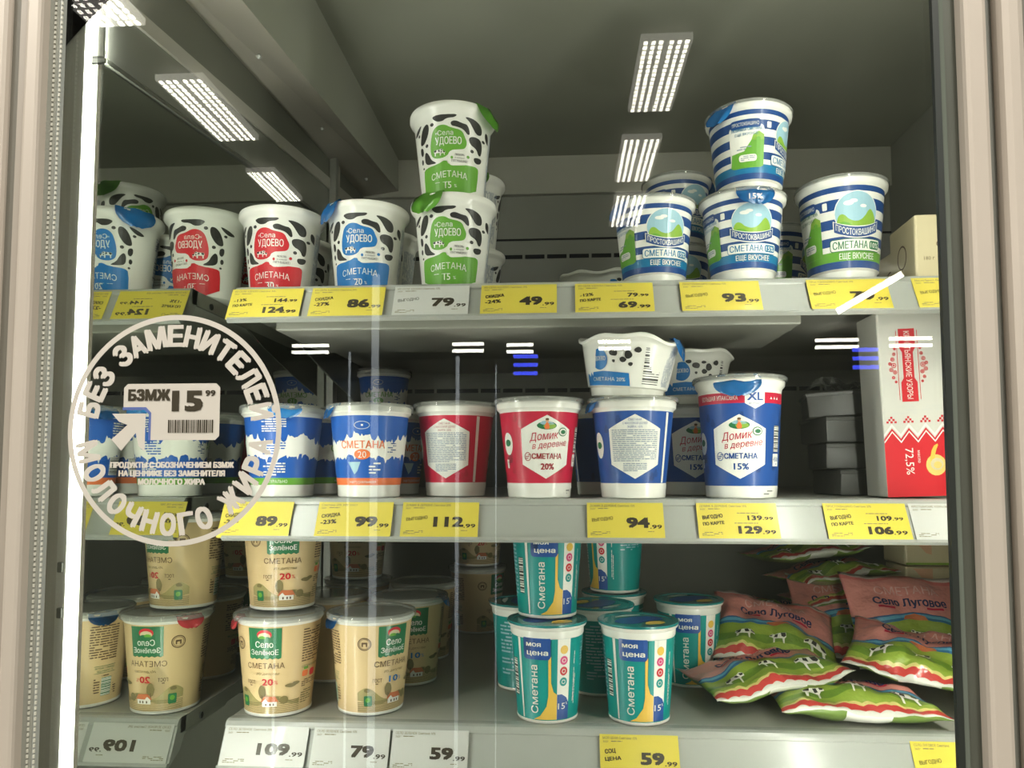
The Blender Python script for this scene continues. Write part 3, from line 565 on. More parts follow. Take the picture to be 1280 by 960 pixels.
o = struct(box('trim_16', XM, XR, .66, YB, .72, .74, shelf_m))

# price tags ----------------------------------------------------------
def price_tag(px0, px1, level, label, lines, white=False, kind=''):
    z = {1: Z1, 2: Z2, 3: Z3}[level]; py = {1: 372, 2: 655, 3: 935}[level]
    Yc = .842 - .0035 - .0225 * math.sin(R(27)) - .0012; zc = z - .004 - .0232 * math.cos(R(27))
    xa = P(px0, py, Yc)[0]; xb = P(px1, py, Yc)[0]; W = xb - xa; h = .0222
    o = bpy.data.objects.new('price_tag', None)
    bm = bmesh.new(); bm_box(bm, -W / 2, W / 2, -h, h, -.0004, 0); me = finish(bm, 'price_tag', C['tagw'] if white else C['tag'])
    o = mesh_obj('price_tag', me, loc=(0, 0, 0)); n = Vector((0, -math.cos(R(27)), math.sin(R(27))))
    o.location = Vector(((xa + xb) / 2, Yc, zc)) + n * .0012; o.rotation_euler = (R(63), 0, 0)
    p = Print(); k = W / .087; ink = C['ink']
    def T(t, x, y, hh, w=None, al='l', bold=.0, rot=0, m=ink): p.text(t, x * mm * k, y * mm, hh * mm, m, 0, w=(w * mm * k if w else None), al=al, bold=bold, rot=rot)
    T(lines['head'], -40, 18.5, 2.6, min(58, len(lines['head']) * 1.9), bold=.02, m=C['inkl']); T('360г', -40, 14.8, 2.4, m=C['inkl']); p.micro(-34 * mm * k, 14 * mm, -8 * mm * k, 16 * mm, 1, C['inkl'], 0, .8)
    big, sm = lines['price'].split('.')
    if 'old' in lines:
        b2, s2 = lines['old'].split('.'); T(b2, 26, 4.6, 5.4, 15 if len(b2) > 2 else 11, 'r', .05); T('.' + s2, 27, 4.0, 3.6, 11, 'l', .03); p.micro(0, 9 * mm, 38 * mm * k, 11 * mm, 1, C['inkl'], 0, .85)
        T(big, 24, -9.4, 8.4, 24 if len(big) > 2 else 19, 'r', .07); T('.' + sm, 25, -12, 4.4, 14, 'l', .04); p.micro(-4 * mm, -2.8 * mm, 38 * mm * k, -.8 * mm, 1, C['inkl'], 0, .85)
    else:
        T(big, 26, -1.5, 11.5, 32 if len(big) > 2 else 24, 'r', .07); T('.' + sm, 27.4, -6.4, 4.4, 13, 'l', .04); p.micro(22 * mm * k, -13 * mm, 38 * mm * k, -11.4 * mm, 1, C['inkl'], 0, .8)
    if 'promo' in lines:
        a, b = lines['promo']
        if b: T(a, -38, 4.5, 4.2, min(22, 3.2 * len(a) + 2), 'l', .03, 7); T(b, -38, -3.0, 5.0 if b[0] == '-' else 3.6, min(23, 4.4 * len(b)), 'l', .04, 5)
        else: T(a, -38, 1.0, 4.0, 24, 'l', .02, 7)
    p.micro(-40 * mm * k, -17 * mm, -18 * mm * k, -12 * mm, 3, C['inkl'], 0, .5)
    # the scan code is left out; the tag keeps its plain ground there
    me = p.bake('tag_print', flat(.0003, .0002)); mesh_obj('tag_print', me, o)
    tag(o, label, 'price tag', 'price tags on the shelf rails')
V = ('ВЫГОДНО', '')
yt = 'yellow price tag reading '
price_tag(287, 377, 1, yt + '124.99, leftmost on top shelf rail', dict(head='ИЗ СЕЛА УДОЕВО Сметана 30%', price='124.99', old='144.99', promo=('-13%', 'ПО КАРТЕ')))
price_tag(388, 480, 1, yt + '86.99 under blue cow-spotted pot', dict(head='ИЗ СЕЛА УДОЕВО Сметана 20%', price='86.99', promo=('СКИДКА', '-27%')))
price_tag(492, 586, 1, 'white price tag reading 79.99 on the top shelf rail', dict(head='ИЗ СЕЛА УДОЕВО Сметана 15%', price='79.99', promo=V), True)
price_tag(601, 696, 1, yt + '49.99, right of the white 79.99 tag', dict(head='ИЗ СЕЛА УДОЕВО Сметана 15%', price='49.99', promo=('СКИДКА', '-24%')))
price_tag(719, 817, 1, yt + '79.99 over 69.99, below left striped pot', dict(head='ИЗ СЕЛА УДОЕВО Сметана 15%', price='69.99', old='79.99', promo=('-12%', 'ПО КАРТЕ')))
price_tag(851, 951, 1, yt + '93.99 under the stacked striped pots', dict(head='ПРОСТОКВАШИНО Сметана 15%', price='93.99', promo=V))
price_tag(1011, 1112, 1, yt + '79.99 under the big green-banded striped pot', dict(head='ПРОСТОКВАШИНО Сметана 10%', price='79.99', promo=V))
price_tag(1144, 1244, 1, 'yellow price tag cut by right door frame, top rail', dict(head='Масло Брест-Литовское', price='119.99', promo=V))
price_tag(276, 364, 2, yt + '89.99, leftmost on middle shelf rail', dict(head='Сметана 15% 300г', price='89.99', promo=('СКИДКА', '-24%')))
price_tag(396, 490, 2, yt + '99.99, minus 23 percent, middle rail', dict(head='Сметана 20% 300г пл/ст', price='99.99', promo=('СКИДКА', '-23%')))
price_tag(502, 598, 2, yt + '112.99 under the red hexagon pots', dict(head='ДОМИК В ДЕРЕВНЕ Сметана 20%', price='112.99', promo=V))
price_tag(734, 830, 2, yt + '94.99 under the blue hexagon pots', dict(head='ДОМИК В ДЕРЕВНЕ Сметана 15%', price='94.99', promo=V))
price_tag(872, 973, 2, yt + '139.99 over 129.99 beneath the tall XL pot', dict(head='ДОМИК В ДЕРЕВНЕ Сметана 15%', price='129.99', old='139.99', promo=('ВЫГОДНО', 'ПО КАРТЕ')))
price_tag(1032, 1136, 2, yt + '109.99 over 106.99 on the middle rail', dict(head='ПРОСТОКВАШИНО Сметана 20%', price='106.99', old='109.99', promo=('ВЫГОДНО', 'ПО КАРТЕ')))
price_tag(1140, 1240, 2, 'white price tag cut by right door frame, middle rail', dict(head='КРЕСТЬЯНСКИЕ УЗОРЫ Масло', price='99.99'), True)
price_tag(278, 383, 3, 'white 109.99 price tag under the lower-left beige pot', dict(head='СЕЛО ЗЕЛЕНОЕ Сметана 20%', price='109.99'), True)
price_tag(390, 486, 3, 'white 79.99 price tag under the beige pot with blue 10', dict(head='СЕЛО ЗЕЛЕНОЕ Сметана 10%', price='79.99'), True)
price_tag(489, 585, 3, 'white 59.99 price tag between 79.99 tag and the yellow tag', dict(head='СЕЛО ЗЕЛЕНОЕ Сметана 10%', price='59.99'), True)
price_tag(750, 849, 3, 'yellow price tag reading 59.99 under the teal pots', dict(head='МОЯ ЦЕНА Сметана 15%', price='59.99', promo=('СОЦ', 'ЦЕНА')))
price_tag(1142, 1244, 3, 'yellow price tag cut by right door frame, bottom rail', dict(head='СЕЛО ЛУГОВОЕ Сметана', price='49.99', promo=V))

# ------------------------------------------------------------------ top shelf
e = .0004
pot('cow_red', 'sour_cream_pot', 353, 300, .925, Z1 + e, 4, 'white cow-spotted pot with red 30 percent label, front row, left end')
pot('cow_blue', 'sour_cream_pot', 459, 300, .915, Z1 + e, 3, 'white cow-spotted pot with blue 20 percent label and blue tab', 'cow_blue', -55)
pot('cow_green', 'sour_cream_pot', 567, 300, .899, Z1 + e, 0, 'lower front cow-spotted pot with green label, carrying another pot', 'cow_green', -32)
pot('cow_green', 'sour_cream_pot', 567, 190, .899, Z1 + .1120, 2, 'upper green-label cow-spotted pot standing on a pot, highest at left', 'cow_green', 66, tilt=(0, -.6))
pot('cow_red', 'sour_cream_pot', 372, 300, 1.045, Z1 + e, 20, 'red-label cow-spotted pot hidden behind the front red one')
pot('cow_blue', 'sour_cream_pot', 478, 300, 1.025, Z1 + e, -25, 'blue-label cow-spotted pot half hidden behind the front blue one')
pot('cow_green', 'sour_cream_pot', 588, 330, 1.11, Z1 + e, -60, 'lower green-label pot of the rear stack, behind front green pots')
pot('cow_green', 'sour_cream_pot', 588, 250, 1.11, Z1 + .1120, -50, 'upper green-label pot of the rear stack, behind front green pots', 'cow_green', 60)
pot('str10', 'sour_cream_pot', 1052, 290, .897, Z1 + e, 2, 'large blue striped pot with green 10 percent band', 'str', 150)
pot('str15', 'sour_cream_pot', 928, 290, .880, Z1 + e, 2, 'lower blue striped 15 percent pot, its blue tab at the front', 'str', 2)
tp = Print(); tp.text('15%', 0, .0885, .0065, C['white'], 1, w=.014); tab_o = mesh_obj('tab_print', tp.bake('tab_print', lambda x, y, L: ((.0562) * math.sin(x / .052), -.0562 * math.cos(x / .052), y), .004), LAST[0]); tab_o['label'] = 'white figures on the blue tab'
pot('str15', 'sour_cream_pot', 935, 180, .880, Z1 + .1028, 62, 'upper blue striped pot standing on another, label turned right', 'str', -118, tilt=(0, 1.5))
pot('str15', 'sour_cream_pot', 817, 290, .892, Z1 + e, 14, 'leftmost blue striped 15 percent pot in the front row', 'str', -80)
pot('str15', 'sour_cream_pot', 846, 330, 1.08, Z1 + e, 10, 'lower striped pot of the rear stack behind leftmost striped pot')
pot('str15', 'sour_cream_pot', 846, 250, 1.08, Z1 + .1028, 30, 'upper striped pot of the rear stack behind leftmost striped pot', 'str', 60)
pot('str15', 'sour_cream_pot', 966, 300, 1.005, Z1 + e, 70, 'shaded striped pot behind, between stacked and large striped pots', 'str', 80)
t = pot('tub', 'sour_cream_tub', 752, 345, 1.09, Z1 + e, 70, 'squat white cow-spotted tub, only its rim showing above top rail')
# cream carton boxes at the right end
def carton(px, py, Y, z, w, d, h, rz, label, shade='cream'):
    X = P(px, py, Y)[0]; bm = bmesh.new(); bm_box(bm, 0, w, 0, d, 0, h, 0, .0025); o = empty('butter_carton', (X, Y, z), (0, 0, R(rz)))
    mesh_obj('carton_body', finish(bm, 'carton_body', C[shade]), o); p = Print()
    p.text('Сливочное', .023, h * .55, .007, C['brown'], 0, w=w * .5, al='l'); p.text('180 г', .015, h * .34, .0042, C['brown'], 0); p.text('масло', w * .64, h * .22, .0036, C['brown'], 0)
    mesh_obj('carton_print', p.bake('carton_print', flat()), o, rot=(PI / 2, 0, 0), loc=(0, 0, 0))
    q = Print(); q.ring(d * .5, h * .48, d * .18, h * .19, .0022, C['brown'], 0, 20)
    mesh_obj('side_print', q.bake('side_print', flat()), o, rot=(PI / 2, 0, -PI / 2), loc=(0, d, 0))
    tag(o, label, 'carton', 'cream cartons on the top shelf'); return o
carton(1144, 310, .868, Z1 + e, .12, .075, .078, -3, 'cream carton reading 180 g at right end of top shelf')
carton(1128, 310, .985, Z1 + e, .12, .075, .078, 0, 'shaded cream carton standing behind the front cream carton')

# ------------------------------------------------------------------ middle shelf
pot('spl_g', 'sour_cream_pot', 354, 560, .887, Z2 + e, 232, 'blue milk-splash pot with green foot band, back text to camera', 'spl', 150)
pot('spl_g', 'sour_cream_pot', 396, 560, .997, Z2 + e, 80, 'green-banded splash pot behind, between the two front splash pots', 'spl', 90)
pot('spl_o', 'sour_cream_pot', 462, 560, .878, Z2 + e, 3, 'blue milk-splash pot with orange 20 and orange foot band', 'spl', -62)
pot('spl_o', 'sour_cream_pot', 490, 560, .99, Z2 + e, 60, 'orange-banded splash pot hidden behind the front orange-banded one')
pot('spl_g', 'sour_cream_pot', 480, 560, 1.36, Z2 + e, 0, 'lower splash pot of dim rear stack behind orange-banded pots')
pot('spl_g', 'sour_cream_pot', 480, 480, 1.36, Z2 + .1095, 0, 'upper splash pot of dim rear stack behind orange-banded pots')
pot('hex_red', 'sour_cream_pot', 570, 560, .925, Z2 + e, 174, 'red hexagon-label pot turned to show its ingredients text')
pot('hex_red', 'sour_cream_pot', 674, 560, .877, Z2 + e, 13, 'red hexagon-label pot showing its 20 percent front')
pot('hex_red', 'sour_cream_pot', 560, 560, 1.34, Z2 + e, 40, 'shaded red hexagon-label pot far back, behind the turned red one')
pot('hex_blue', 'sour_cream_pot', 791, 560, .873, Z2 + e, 182, 'blue hexagon-label pot turned backwards, carrying a crumpled tub', 'hex', 100)
pot('hex_blue', 'sour_cream_pot', 757, 560, .982, Z2 + e, 60, 'blue hexagon-label pot peeking out left behind the backwards one')
pot('hex_blue', 'sour_cream_pot', 862, 560, .985, Z2 + e, 0, 'shaded blue hexagon-label pot behind, left of the XL pot')
pot('hex_xl', 'sour_cream_pot', 925, 550, .880, Z2 + e, -14, 'tall blue XL pot with red band and hexagon label', 'xl', -2)
t = pot('tub', 'sour_cream_tub', 783, 460, .872, Z2 + .1160, 12, 'crumpled squat tub lying tilted on the backwards blue pot', 'tub', 58, tilt=(4, 3.0))
t = pot('tub', 'sour_cream_tub', 858, 480, .990, Z2 + .1158, 40, 'shaded squat tub resting on the pot left of XL pot')

def butter_box():
    X0 = P(1108, 617, .872)[0]; w, d, h = .074, .06, .213
    o = empty('butter_box', (X0, .868, Z2 + .0012), (0, R(-2.0), R(-1))); 
    bm = bmesh.new(); bm_box(bm, 0, w, 0, d, 0, h, 0, .002); mesh_obj('box_body', finish(bm, 'box_body', mat('box_card', (.60, .59, .53), .35, noise=.03, nscale=20)), o); p = Print(); m1 = C['red']
    W = w * 1000; H = h * 1000
    p.rect(0, 0, W, 66, m1, 0); n = 4
    for k in range(n):
        x = W * k / n; q = W / n
        p.poly([(x, 66), (x + q / 2, 78), (x + q, 66)], m1, 0)
        for (a, b, c_, d_) in ((0, 66, .5, 79),):
            p.poly([(x, 71), (x + q / 2, 83), (x + q, 71), (x + q, 68), (x + q / 2, 80), (x, 68)], C['white'], 1); p.poly([(x, 63), (x + q / 2, 75), (x + q, 63), (x + q, 61), (x + q / 2, 73), (x, 61)], C['white'], 1)
        for i in range(-2, 3):
            for j in range(4):
                if abs(i) + j < 4 and (i + j) % 2 == 0: p.rect(x + q / 2 + i * 2.2 - 1.2, 85 + j * 2.6 - 1.2, x + q / 2 + i * 2.2 + 1.2, 85 + j * 2.6 + 1.2, m1, 1)
    cx = W * .43
    p.poly([(cx - 9, 192), (cx + 9, 192), (cx + 9, 170), (cx + 6, 165), (cx + 6, 135), (cx + 9, 130), (cx + 9, 108), (cx - 9, 108), (cx - 9, 130), (cx - 6, 135), (cx - 6, 165), (cx - 9, 170)], m1, 1)
    for sgn in (-1, 1):
        p.rect(cx + sgn * 11.5 - .35, 110, cx + sgn * 11.5 + .35, 190, m1, 1)
        for k, (dx, dy, a) in enumerate([(16, 150, 3), (19, 145, 2.4), (17, 157, 2.4), (15, 142, 2.4), (20, 152, 2), (15, 163, 2), (17, 136, 2), (14, 169, 1.6), (14.5, 131, 1.6)]): p.ring(cx + sgn * dx, dy, a, a, .9, m1, 1, 8); p.ell(cx + sgn * dx, dy, a * .4, a * .4, m1, 1, 6)
    p.text('КРЕСТЬЯНСКИЕ УЗОРЫ', cx, 150, 6.2, C['white'], 2, w=78, rot=-90, bold=.005)
    p.text('72,5%', W * .36, 40, 9, C['white'], 1, w=30, rot=-90); p.text('масло', W * .50, 45, 3.2, C['white'], 1, w=14, rot=-90)
    p.ell(W * .74, 35, 11, 12, C['gold'], 1, 18); p.poly([(W * .64, 38), (W * .70, 56), (W * .80, 60), (W * .74, 50), (W * .72, 40)], C['yellow'], 2, 1); p.ell(W * .75, 36, 7, 7, C['cream'], 3, 14); p.ell(W * .76, 35, 4.5, 4, C['gold'], 4, 12)
    p.micro(10, 93, W - 8, 104, 3, C['tagw'], 0, .5)
    p.v = [(x * mm, y * mm, L) for x, y, L in p.v]
    mesh_obj('box_print', p.bake('box_print', flat()), o, rot=(PI / 2, 0, 0))
    tag(o, 'tall white and red butter box standing at right end of middle shelf', 'box')
butter_box()
dk = mat('grey_pack', (.075, .075, .068), .45, noise=.15, nscale=30); hts = .033
for k, (dx, rz, ry, lab) in enumerate([(1078, 4, 0, 'lowest grey pack of the leaning stack beside butter box'), (1068, -3, 0, 'second grey pack from the bottom of the leaning stack'), (1062, 5, 0, 'third grey pack from the bottom of the leaning stack'), (1053, -12, -3, 'top grey pack of the leaning stack, slightly tipped')]):
    X = P(dx, 560, 1.0)[0]; o = empty('grey_pack', (X, 1.0, Z2 + .0004 + k * (hts + .0008)), (0, R(ry), R(rz)))
    bm = bmesh.new(); bm_box(bm, -.045, .040, -.035, .05, 0, hts, 0, .003)
    for v_ in bm.verts: v_.co.x += .0015 * math.sin(v_.co.z * 200 + v_.co.y * 90 + k)
    mesh_obj('pack_body', finish(bm, 'pack_body', dk, True), o); bm = bmesh.new(); bm_box(bm, -.0458, .0408, -.0358, .0508, hts - .006, hts - .001, 0, .001); mesh_obj('pack_flap', finish(bm, 'pack_flap', dk), o)
    tag(o, lab, 'butter pack', 'stack of grey packs')
# crumpled clear film on top of the packs
bm = bmesh.new(); rg = random.Random(5); X = P(1052, 480, 1.0)[0]; g = [[bm.verts.new((X - .035 + .07 * i / 8, .985 + .05 * j / 6, Z2 + 4 * hts + .0075 + rg.uniform(0, .012) + .006 * math.sin(i))) for i in range(9)] for j in range(7)]
for j in range(6):
    for i in range(8): bm.faces.new((g[j][i], g[j][i + 1], g[j + 1][i + 1], g[j + 1][i]))
bmesh.ops.solidify(bm, geom=bm.faces[:], thickness=.0003)
tag(mesh_obj('plastic_film', finish(bm, 'plastic_film', film_m)), 'crumpled clear plastic film on top of the grey packs', 'film')

# ------------------------------------------------------------------ bottom shelf
pot('cty20', 'sour_cream_pot', 349, 830, .888, Z3 + e, 0, 'lower beige 20 percent pot with green label, left end, front row', 'ctyr', -58)
pot('cty20', 'sour_cream_pot', 354, 720, .913, Z3 + .1170, 20, 'upper beige pot stacked at left end, label turned slightly right', 'ctyr', 200)
pot('cty10', 'sour_cream_pot', 464, 830, .900, Z3 + e, 48, 'beige pot with blue 10, its label turned to the right', 'ctyb', -100)
pot('cty10', 'sour_cream_pot', 414, 830, 1.03, Z3 + e, 200, 'beige pot in shade behind, between the two front beige pots')
pot('cty10', 'sour_cream_pot', 511, 800, 1.02, Z3 + e, 20, 'beige pot directly behind the front 10 percent pot', 'ctyb', 70)
pot('cty10', 'sour_cream_pot', 530, 780, 1.15, Z3 + e, 10, 'third beige pot back in the row of the 10 percent pot')
pot('cty20', 'sour_cream_pot', 447, 800, 1.17, Z3 + e, 0, 'lower beige pot of the dark stack behind front beige pots')
pot('cty20', 'sour_cream_pot', 447, 700, 1.17, Z3 + .1170, 0, 'upper beige pot of the dark stack behind front beige pots')
pot('cty10', 'sour_cream_pot', 597, 780, 1.34, Z3 + e, 60, 'lower beige pot of the far stack left of teal pots')
pot('cty20', 'sour_cream_pot', 597, 720, 1.34, Z3 + .1170, 10, 'upper beige pot of the far stack left of teal pots')
pot('teal', 'sour_cream_pot', 684, 830, .884, Z3 + e, 0, 'lower front teal pot carrying another, left of the pair')
pot('teal', 'sour_cream_pot', 684, 720, .908, Z3 + .1122, 12, 'upper front teal pot standing on another teal pot')
pot('teal', 'sour_cream_pot', 798, 830, .884, Z3 + e, 2, 'single front teal pot right of the teal stack')
pot('teal', 'sour_cream_pot', 655, 800, 1.005, Z3 + e, 62, 'teal pot peeking out on the left behind the teal stack')
pot('teal', 'sour_cream_pot', 748, 800, .990, Z3 + e, 200, 'teal pot seen between the two front teal pots')
pot('teal', 'sour_cream_pot', 768, 800, 1.095, Z3 + e, 150, 'lower teal pot of the rear stack, lid just visible')
pot('teal', 'sour_cream_pot', 768, 700, 1.095, Z3 + .1122, -60, 'upper teal pot of the rear stack, plain side to camera')
pot('teal', 'sour_cream_pot', 861, 790, 1.035, Z3 + e, 5, 'shaded teal pot behind on the right, next to the pouches')

# pouches -------------------------------------------------------------
def pouch_mat(name, stops, wave=.012):
    m = bpy.data.materials.new(name); m.use_nodes = True; nt = m.node_tree; b = nt.nodes['Principled BSDF']; N_ = nt.nodes.new
    uv = N_('ShaderNodeUVMap'); sp = N_('ShaderNodeSeparateXYZ'); nt.links.new(uv.outputs[0], sp.inputs[0])
    a = N_('ShaderNodeMath'); a.operation = 'MULTIPLY'; a.inputs[1].default_value = 38; nt.links.new(sp.outputs[0], a.inputs[0])
    s_ = N_('ShaderNodeMath'); s_.operation = 'SINE'; nt.links.new(a.outputs[0], s_.inputs[0]); ab = N_('ShaderNodeMath'); ab.operation = 'ABSOLUTE'; nt.links.new(s_.outputs[0], ab.inputs[0])
    a2 = N_('ShaderNodeMath'); a2.operation = 'MULTIPLY'; a2.inputs[1].default_value = 9; nt.links.new(sp.outputs[0], a2.inputs[0]); s2 = N_('ShaderNodeMath'); s2.operation = 'SINE'; nt.links.new(a2.outputs[0], s2.inputs[0])
    # small scallop low on the pouch, a long wave higher up
    lt = N_('ShaderNodeMath'); lt.operation = 'LESS_THAN'; lt.inputs[1].default_value = .18; nt.links.new(sp.outputs[1], lt.inputs[0])
    m1 = N_('ShaderNodeMath'); m1.operation = 'MULTIPLY'; nt.links.new(ab.outputs[0], m1.inputs[0]); nt.links.new(lt.outputs[0], m1.inputs[1])
    gt = N_('ShaderNodeMath'); gt.operation = 'SUBTRACT'; gt.inputs[0].default_value = 1; nt.links.new(lt.outputs[0], gt.inputs[1]); m2 = N_('ShaderNodeMath'); m2.operation = 'MULTIPLY'; nt.links.new(s2.outputs[0], m2.inputs[0]); nt.links.new(gt.outputs[0], m2.inputs[1])
    w1 = N_('ShaderNodeMath'); w1.operation = 'MULTIPLY_ADD'; w1.inputs[1].default_value = -.018; nt.links.new(m1.outputs[0], w1.inputs[0]); nt.links.new(sp.outputs[1], w1.inputs[2])
    w2 = N_('ShaderNodeMath'); w2.operation = 'MULTIPLY_ADD'; w2.inputs[1].default_value = .030; nt.links.new(m2.outputs[0], w2.inputs[0]); nt.links.new(w1.outputs[0], w2.inputs[2])
    r = N_('ShaderNodeValToRGB'); r.color_ramp.interpolation = 'CONSTANT'; el = r.color_ramp.elements; el[0].position = 0; el[0].color = stops[0][1] + (1,); el[1].position = stops[1][0]; el[1].color = stops[1][1] + (1,)
    for p_, c_ in stops[2:]: e_ = el.new(p_); e_.color = c_ + (1,)
    nt.links.new(w2.outputs[0], r.inputs[0]); nt.links.new(r.outputs[0], b.inputs['Base Color']); b.inputs['Roughness'].default_value = .3; b.inputs['Coat Weight'].default_value = .5; b.inputs['Coat Roughness'].default_value = .12
    n = N_('ShaderNodeTexNoise'); n.inputs['Scale'].default_value = 38; n.inputs['Detail'].default_value = 3; tc = N_('ShaderNodeTexCoord'); nt.links.new(tc.outputs['Object'], n.inputs['Vector']); bp = N_('ShaderNodeBump'); bp.inputs['Strength'].default_value = .8; bp.inputs['Distance'].default_value = .006
    nt.links.new(n.outputs['Fac'], bp.inputs['Height']); nt.links.new(bp.outputs[0], b.inputs['Normal']); nt.links.new(bp.outputs[0], b.inputs['Coat Normal']); MATS[name] = m; return m
PT = pouch_mat('pouch_face', [(0, (.66, .66, .58)), (.035, (.62, .06, .05)), (.105, (.70, .62, .22)), (.135, (.30, .42, .05)), (.24, (.15, .27, .025)), (.33, (.26, .36, .04)), (.44, (.02, .14, .30)), (.465, (.10, .36, .52)), (.50, (.02, .10, .24)), (.515, (.66, .26, .22)), (.93, (.60, .16, .14)), (.975, (.7, .6, .55))])
PBm = mat('pouch_under', (.17, .27, .05), .3, coat=.5, noise=.2, nscale=20)
def pouch(loc, rot, W, Ln, T, seed, label, crumple=1.0):
    rg = random.Random(seed); ph = [rg.uniform(0, 6.28) for _ in range(8)]; NX, NY = 34, 26
    def surf(u, v, top):
        a = abs(2 * u - 1); b = abs(2 * v - 1)
        g_ = (max(0, 1 - a ** 2.6) ** .85) * (max(0, 1 - b ** 2.2) ** .95)
        wr = (math.sin(u * 13 + v * 5 + ph[0]) * .5 + math.sin(u * 23 - v * 9 + ph[1]) * .3 + math.sin(v * 17 + u * 4 + ph[2]) * .35) * .0052 * crumple * min(1, g_ * 2 + .15) + (math.sin(u * 41 + v * 19 + ph[4]) * math.sin(v * 31 - u * 7 + ph[6])) * .0011 * crumple
        pin = 1 - .06 * (1 - (2 * v - 1) ** 2) ; x = (u - .5) * W * pin * 1.0; y = (v - .5) * Ln * (1 - .05 * (1 - (2 * u - 1) ** 2))
        z = T * .46 + .004 * math.sin(u * 5 + ph[3]) * crumple * (a ** 2) + .003 * math.sin(u * 11 + ph[5]) * crumple * (1 - g_)
        z = z + (T * .52 * g_ + wr) if top else max(z - T * .50 * g_ ** .6 + wr * .4, 0.0)
        return Vector((x, y, z))
    bm = bmesh.new(); uvl = bm.loops.layers.uv.new('UVMap'); G = {}
    for top in (True, False):
        for j in range(NY + 1):
            for i in range(NX + 1):
                edge = i in (0, NX) or j in (0, NY)
                if edge and not top: G[(top, i, j)] = G[(True, i, j)]; continue
                G[(top, i, j)] = bm.verts.new(surf(i / NX, j / NY, top))
    for top in (True, False):
        for j in range(NY):
            for i in range(NX):
                q = [(i, j), (i + 1, j), (i + 1, j + 1), (i, j + 1)]; q = q if top else q[::-1]
                f = bm.faces.new([G[(top,) + c] for c in q]); f.material_index = 0 if top else (2 if (not top and j < 8 and NX * .38 < i < NX * .62) else 1); f.smooth = True
                for l_, c in zip(f.loops, q): l_[uvl].uv = (c[0] / NX, c[1] / NY)
    me = bpy.data.meshes.new('pouch_body'); bm.to_mesh(me); bm.free()
    for m in (PT, PBm, C['white']): me.materials.append(m)
    o = empty('sour_cream_pouch', loc, tuple(R(a) for a in rot)); mesh_obj('pouch_body', me, o); p = Print()
    p.text('Село Луговое', .5 * W, .66 * Ln, .0125, C['inkblue'], 0, w=.60 * W, bold=.03); p.text('СМЕТАНА', .5 * W, .79 * Ln, .013, C['rosew'], 0, w=.52 * W, bold=.01)
    p.rect(.22 * W, .575 * Ln, .36 * W, .60 * Ln, C['crimson'], 0); p.rect(.62 * W, .575 * Ln, .76 * W, .60 * Ln, C['crimson'], 0)
    p.poly([(.40 * W, .46 * Ln), (.42 * W, .50 * Ln), (.5 * W, .525 * Ln), (.58 * W, .50 * Ln), (.6 * W, .46 * Ln)], C['roof'], 0)
    for cx, cy, k, fl in ((.22, .27, .012, 1), (.50, .31, .010, -1), (.80, .27, .0145, -1)): p.cow(cx * W, cy * Ln, k, 1, fl)
    def fn(x, y, L):
        u = min(max(x / W, .001), .999); v = min(max(y / Ln, .001), .999); c = surf(u, v, True); du = surf(u + .0005, v, True) - surf(u - .0005, v, True); dv = surf(u, v + .0005, True) - surf(u, v - .0005, True)
        n = du.cross(dv); n.normalize(); return c + n * (.0009 + .0002 * L)
    mesh_obj('pouch_print', p.bake('pouch_print', fn, W / NX / 1.0, Ln / NY / 1.0), o)
    tag(o, label, 'sour cream pouch', 'pink and green pouches on the bottom shelf'); return o
def at(px, py, Y): return P(px, py, Y)[0]
pouch((at(955, 855, .945), .948, Z3 + .020), (2, -9, 13), .175, .125, .034, 1, 'pink-green pouch lying flat, front left of the pouch pile')
pouch((at(1064, 880, .902), .905, Z3 + .001), (0, .5, -1), .185, .110, .036, 2, 'pink-green pouch lying flat at the front, middle of the pile')
pouch((at(1150, 860, .955), .955, Z3 + .045), (16, 10, -26), .165, .130, .030, 3, 'pouch turned askew, resting on the front pouch by door frame', 1.3)
pouch((at(938, 830, 1.04), 1.05, Z3 + .001), (0, 0, 8), .14, .12, .034, 4, 'pouch lying at the far left edge, beneath the tilted pouch')
pouch((at(972, 800, 1.03), 1.05, Z3 + .053), (28, 9, -8), .165, .145, .030, 5, 'tilted pouch propped on the left pouches, beside a teal pot', 1.2)
pouch((at(1052, 800, 1.14), 1.14, Z3 + .060), (46, 4, -4), .15, .145, .028, 6, 'shaded pink pouch leaning between left and right pouches')
pouch((at(1135, 790, 1.06), 1.06, Z3 + .072), (52, 1, -3), .165, .145, .030, 7, 'upright-leaning pink pouch at right with dark blue lettering', .8)
for k, (px, Y, z, rz, ry, lab) in enumerate([(955, 1.22, .052, -5, 3, 'lowest pouch of the dark rear heap, left side'), (1055, 1.19, .084, 9, -5, 'rear heap pouch with red hem, right side, lowest'), (1040, 1.20, .116, 16, -8, 'rear heap pouch, middle one tilting up to the right'), (1005, 1.22, .146, 12, -7, 'topmost pouch of the dark rear heap')]):
    pouch((at(px, 740, Y), Y, Z3 + z), (-2, ry, rz), .165, .13, .026, 20 + k, lab)
for k, (px, Y, rz, lab) in enumerate([(975, 1.30, 4, 'pouch at bottom of the rear heap, left'), (1078, 1.27, -5, 'pouch at bottom of the rear heap, right')]):
    pouch((at(px, 740, Y), Y, Z3 + .001), (0, 0, rz), .165, .13, .05, 30 + k, lab)
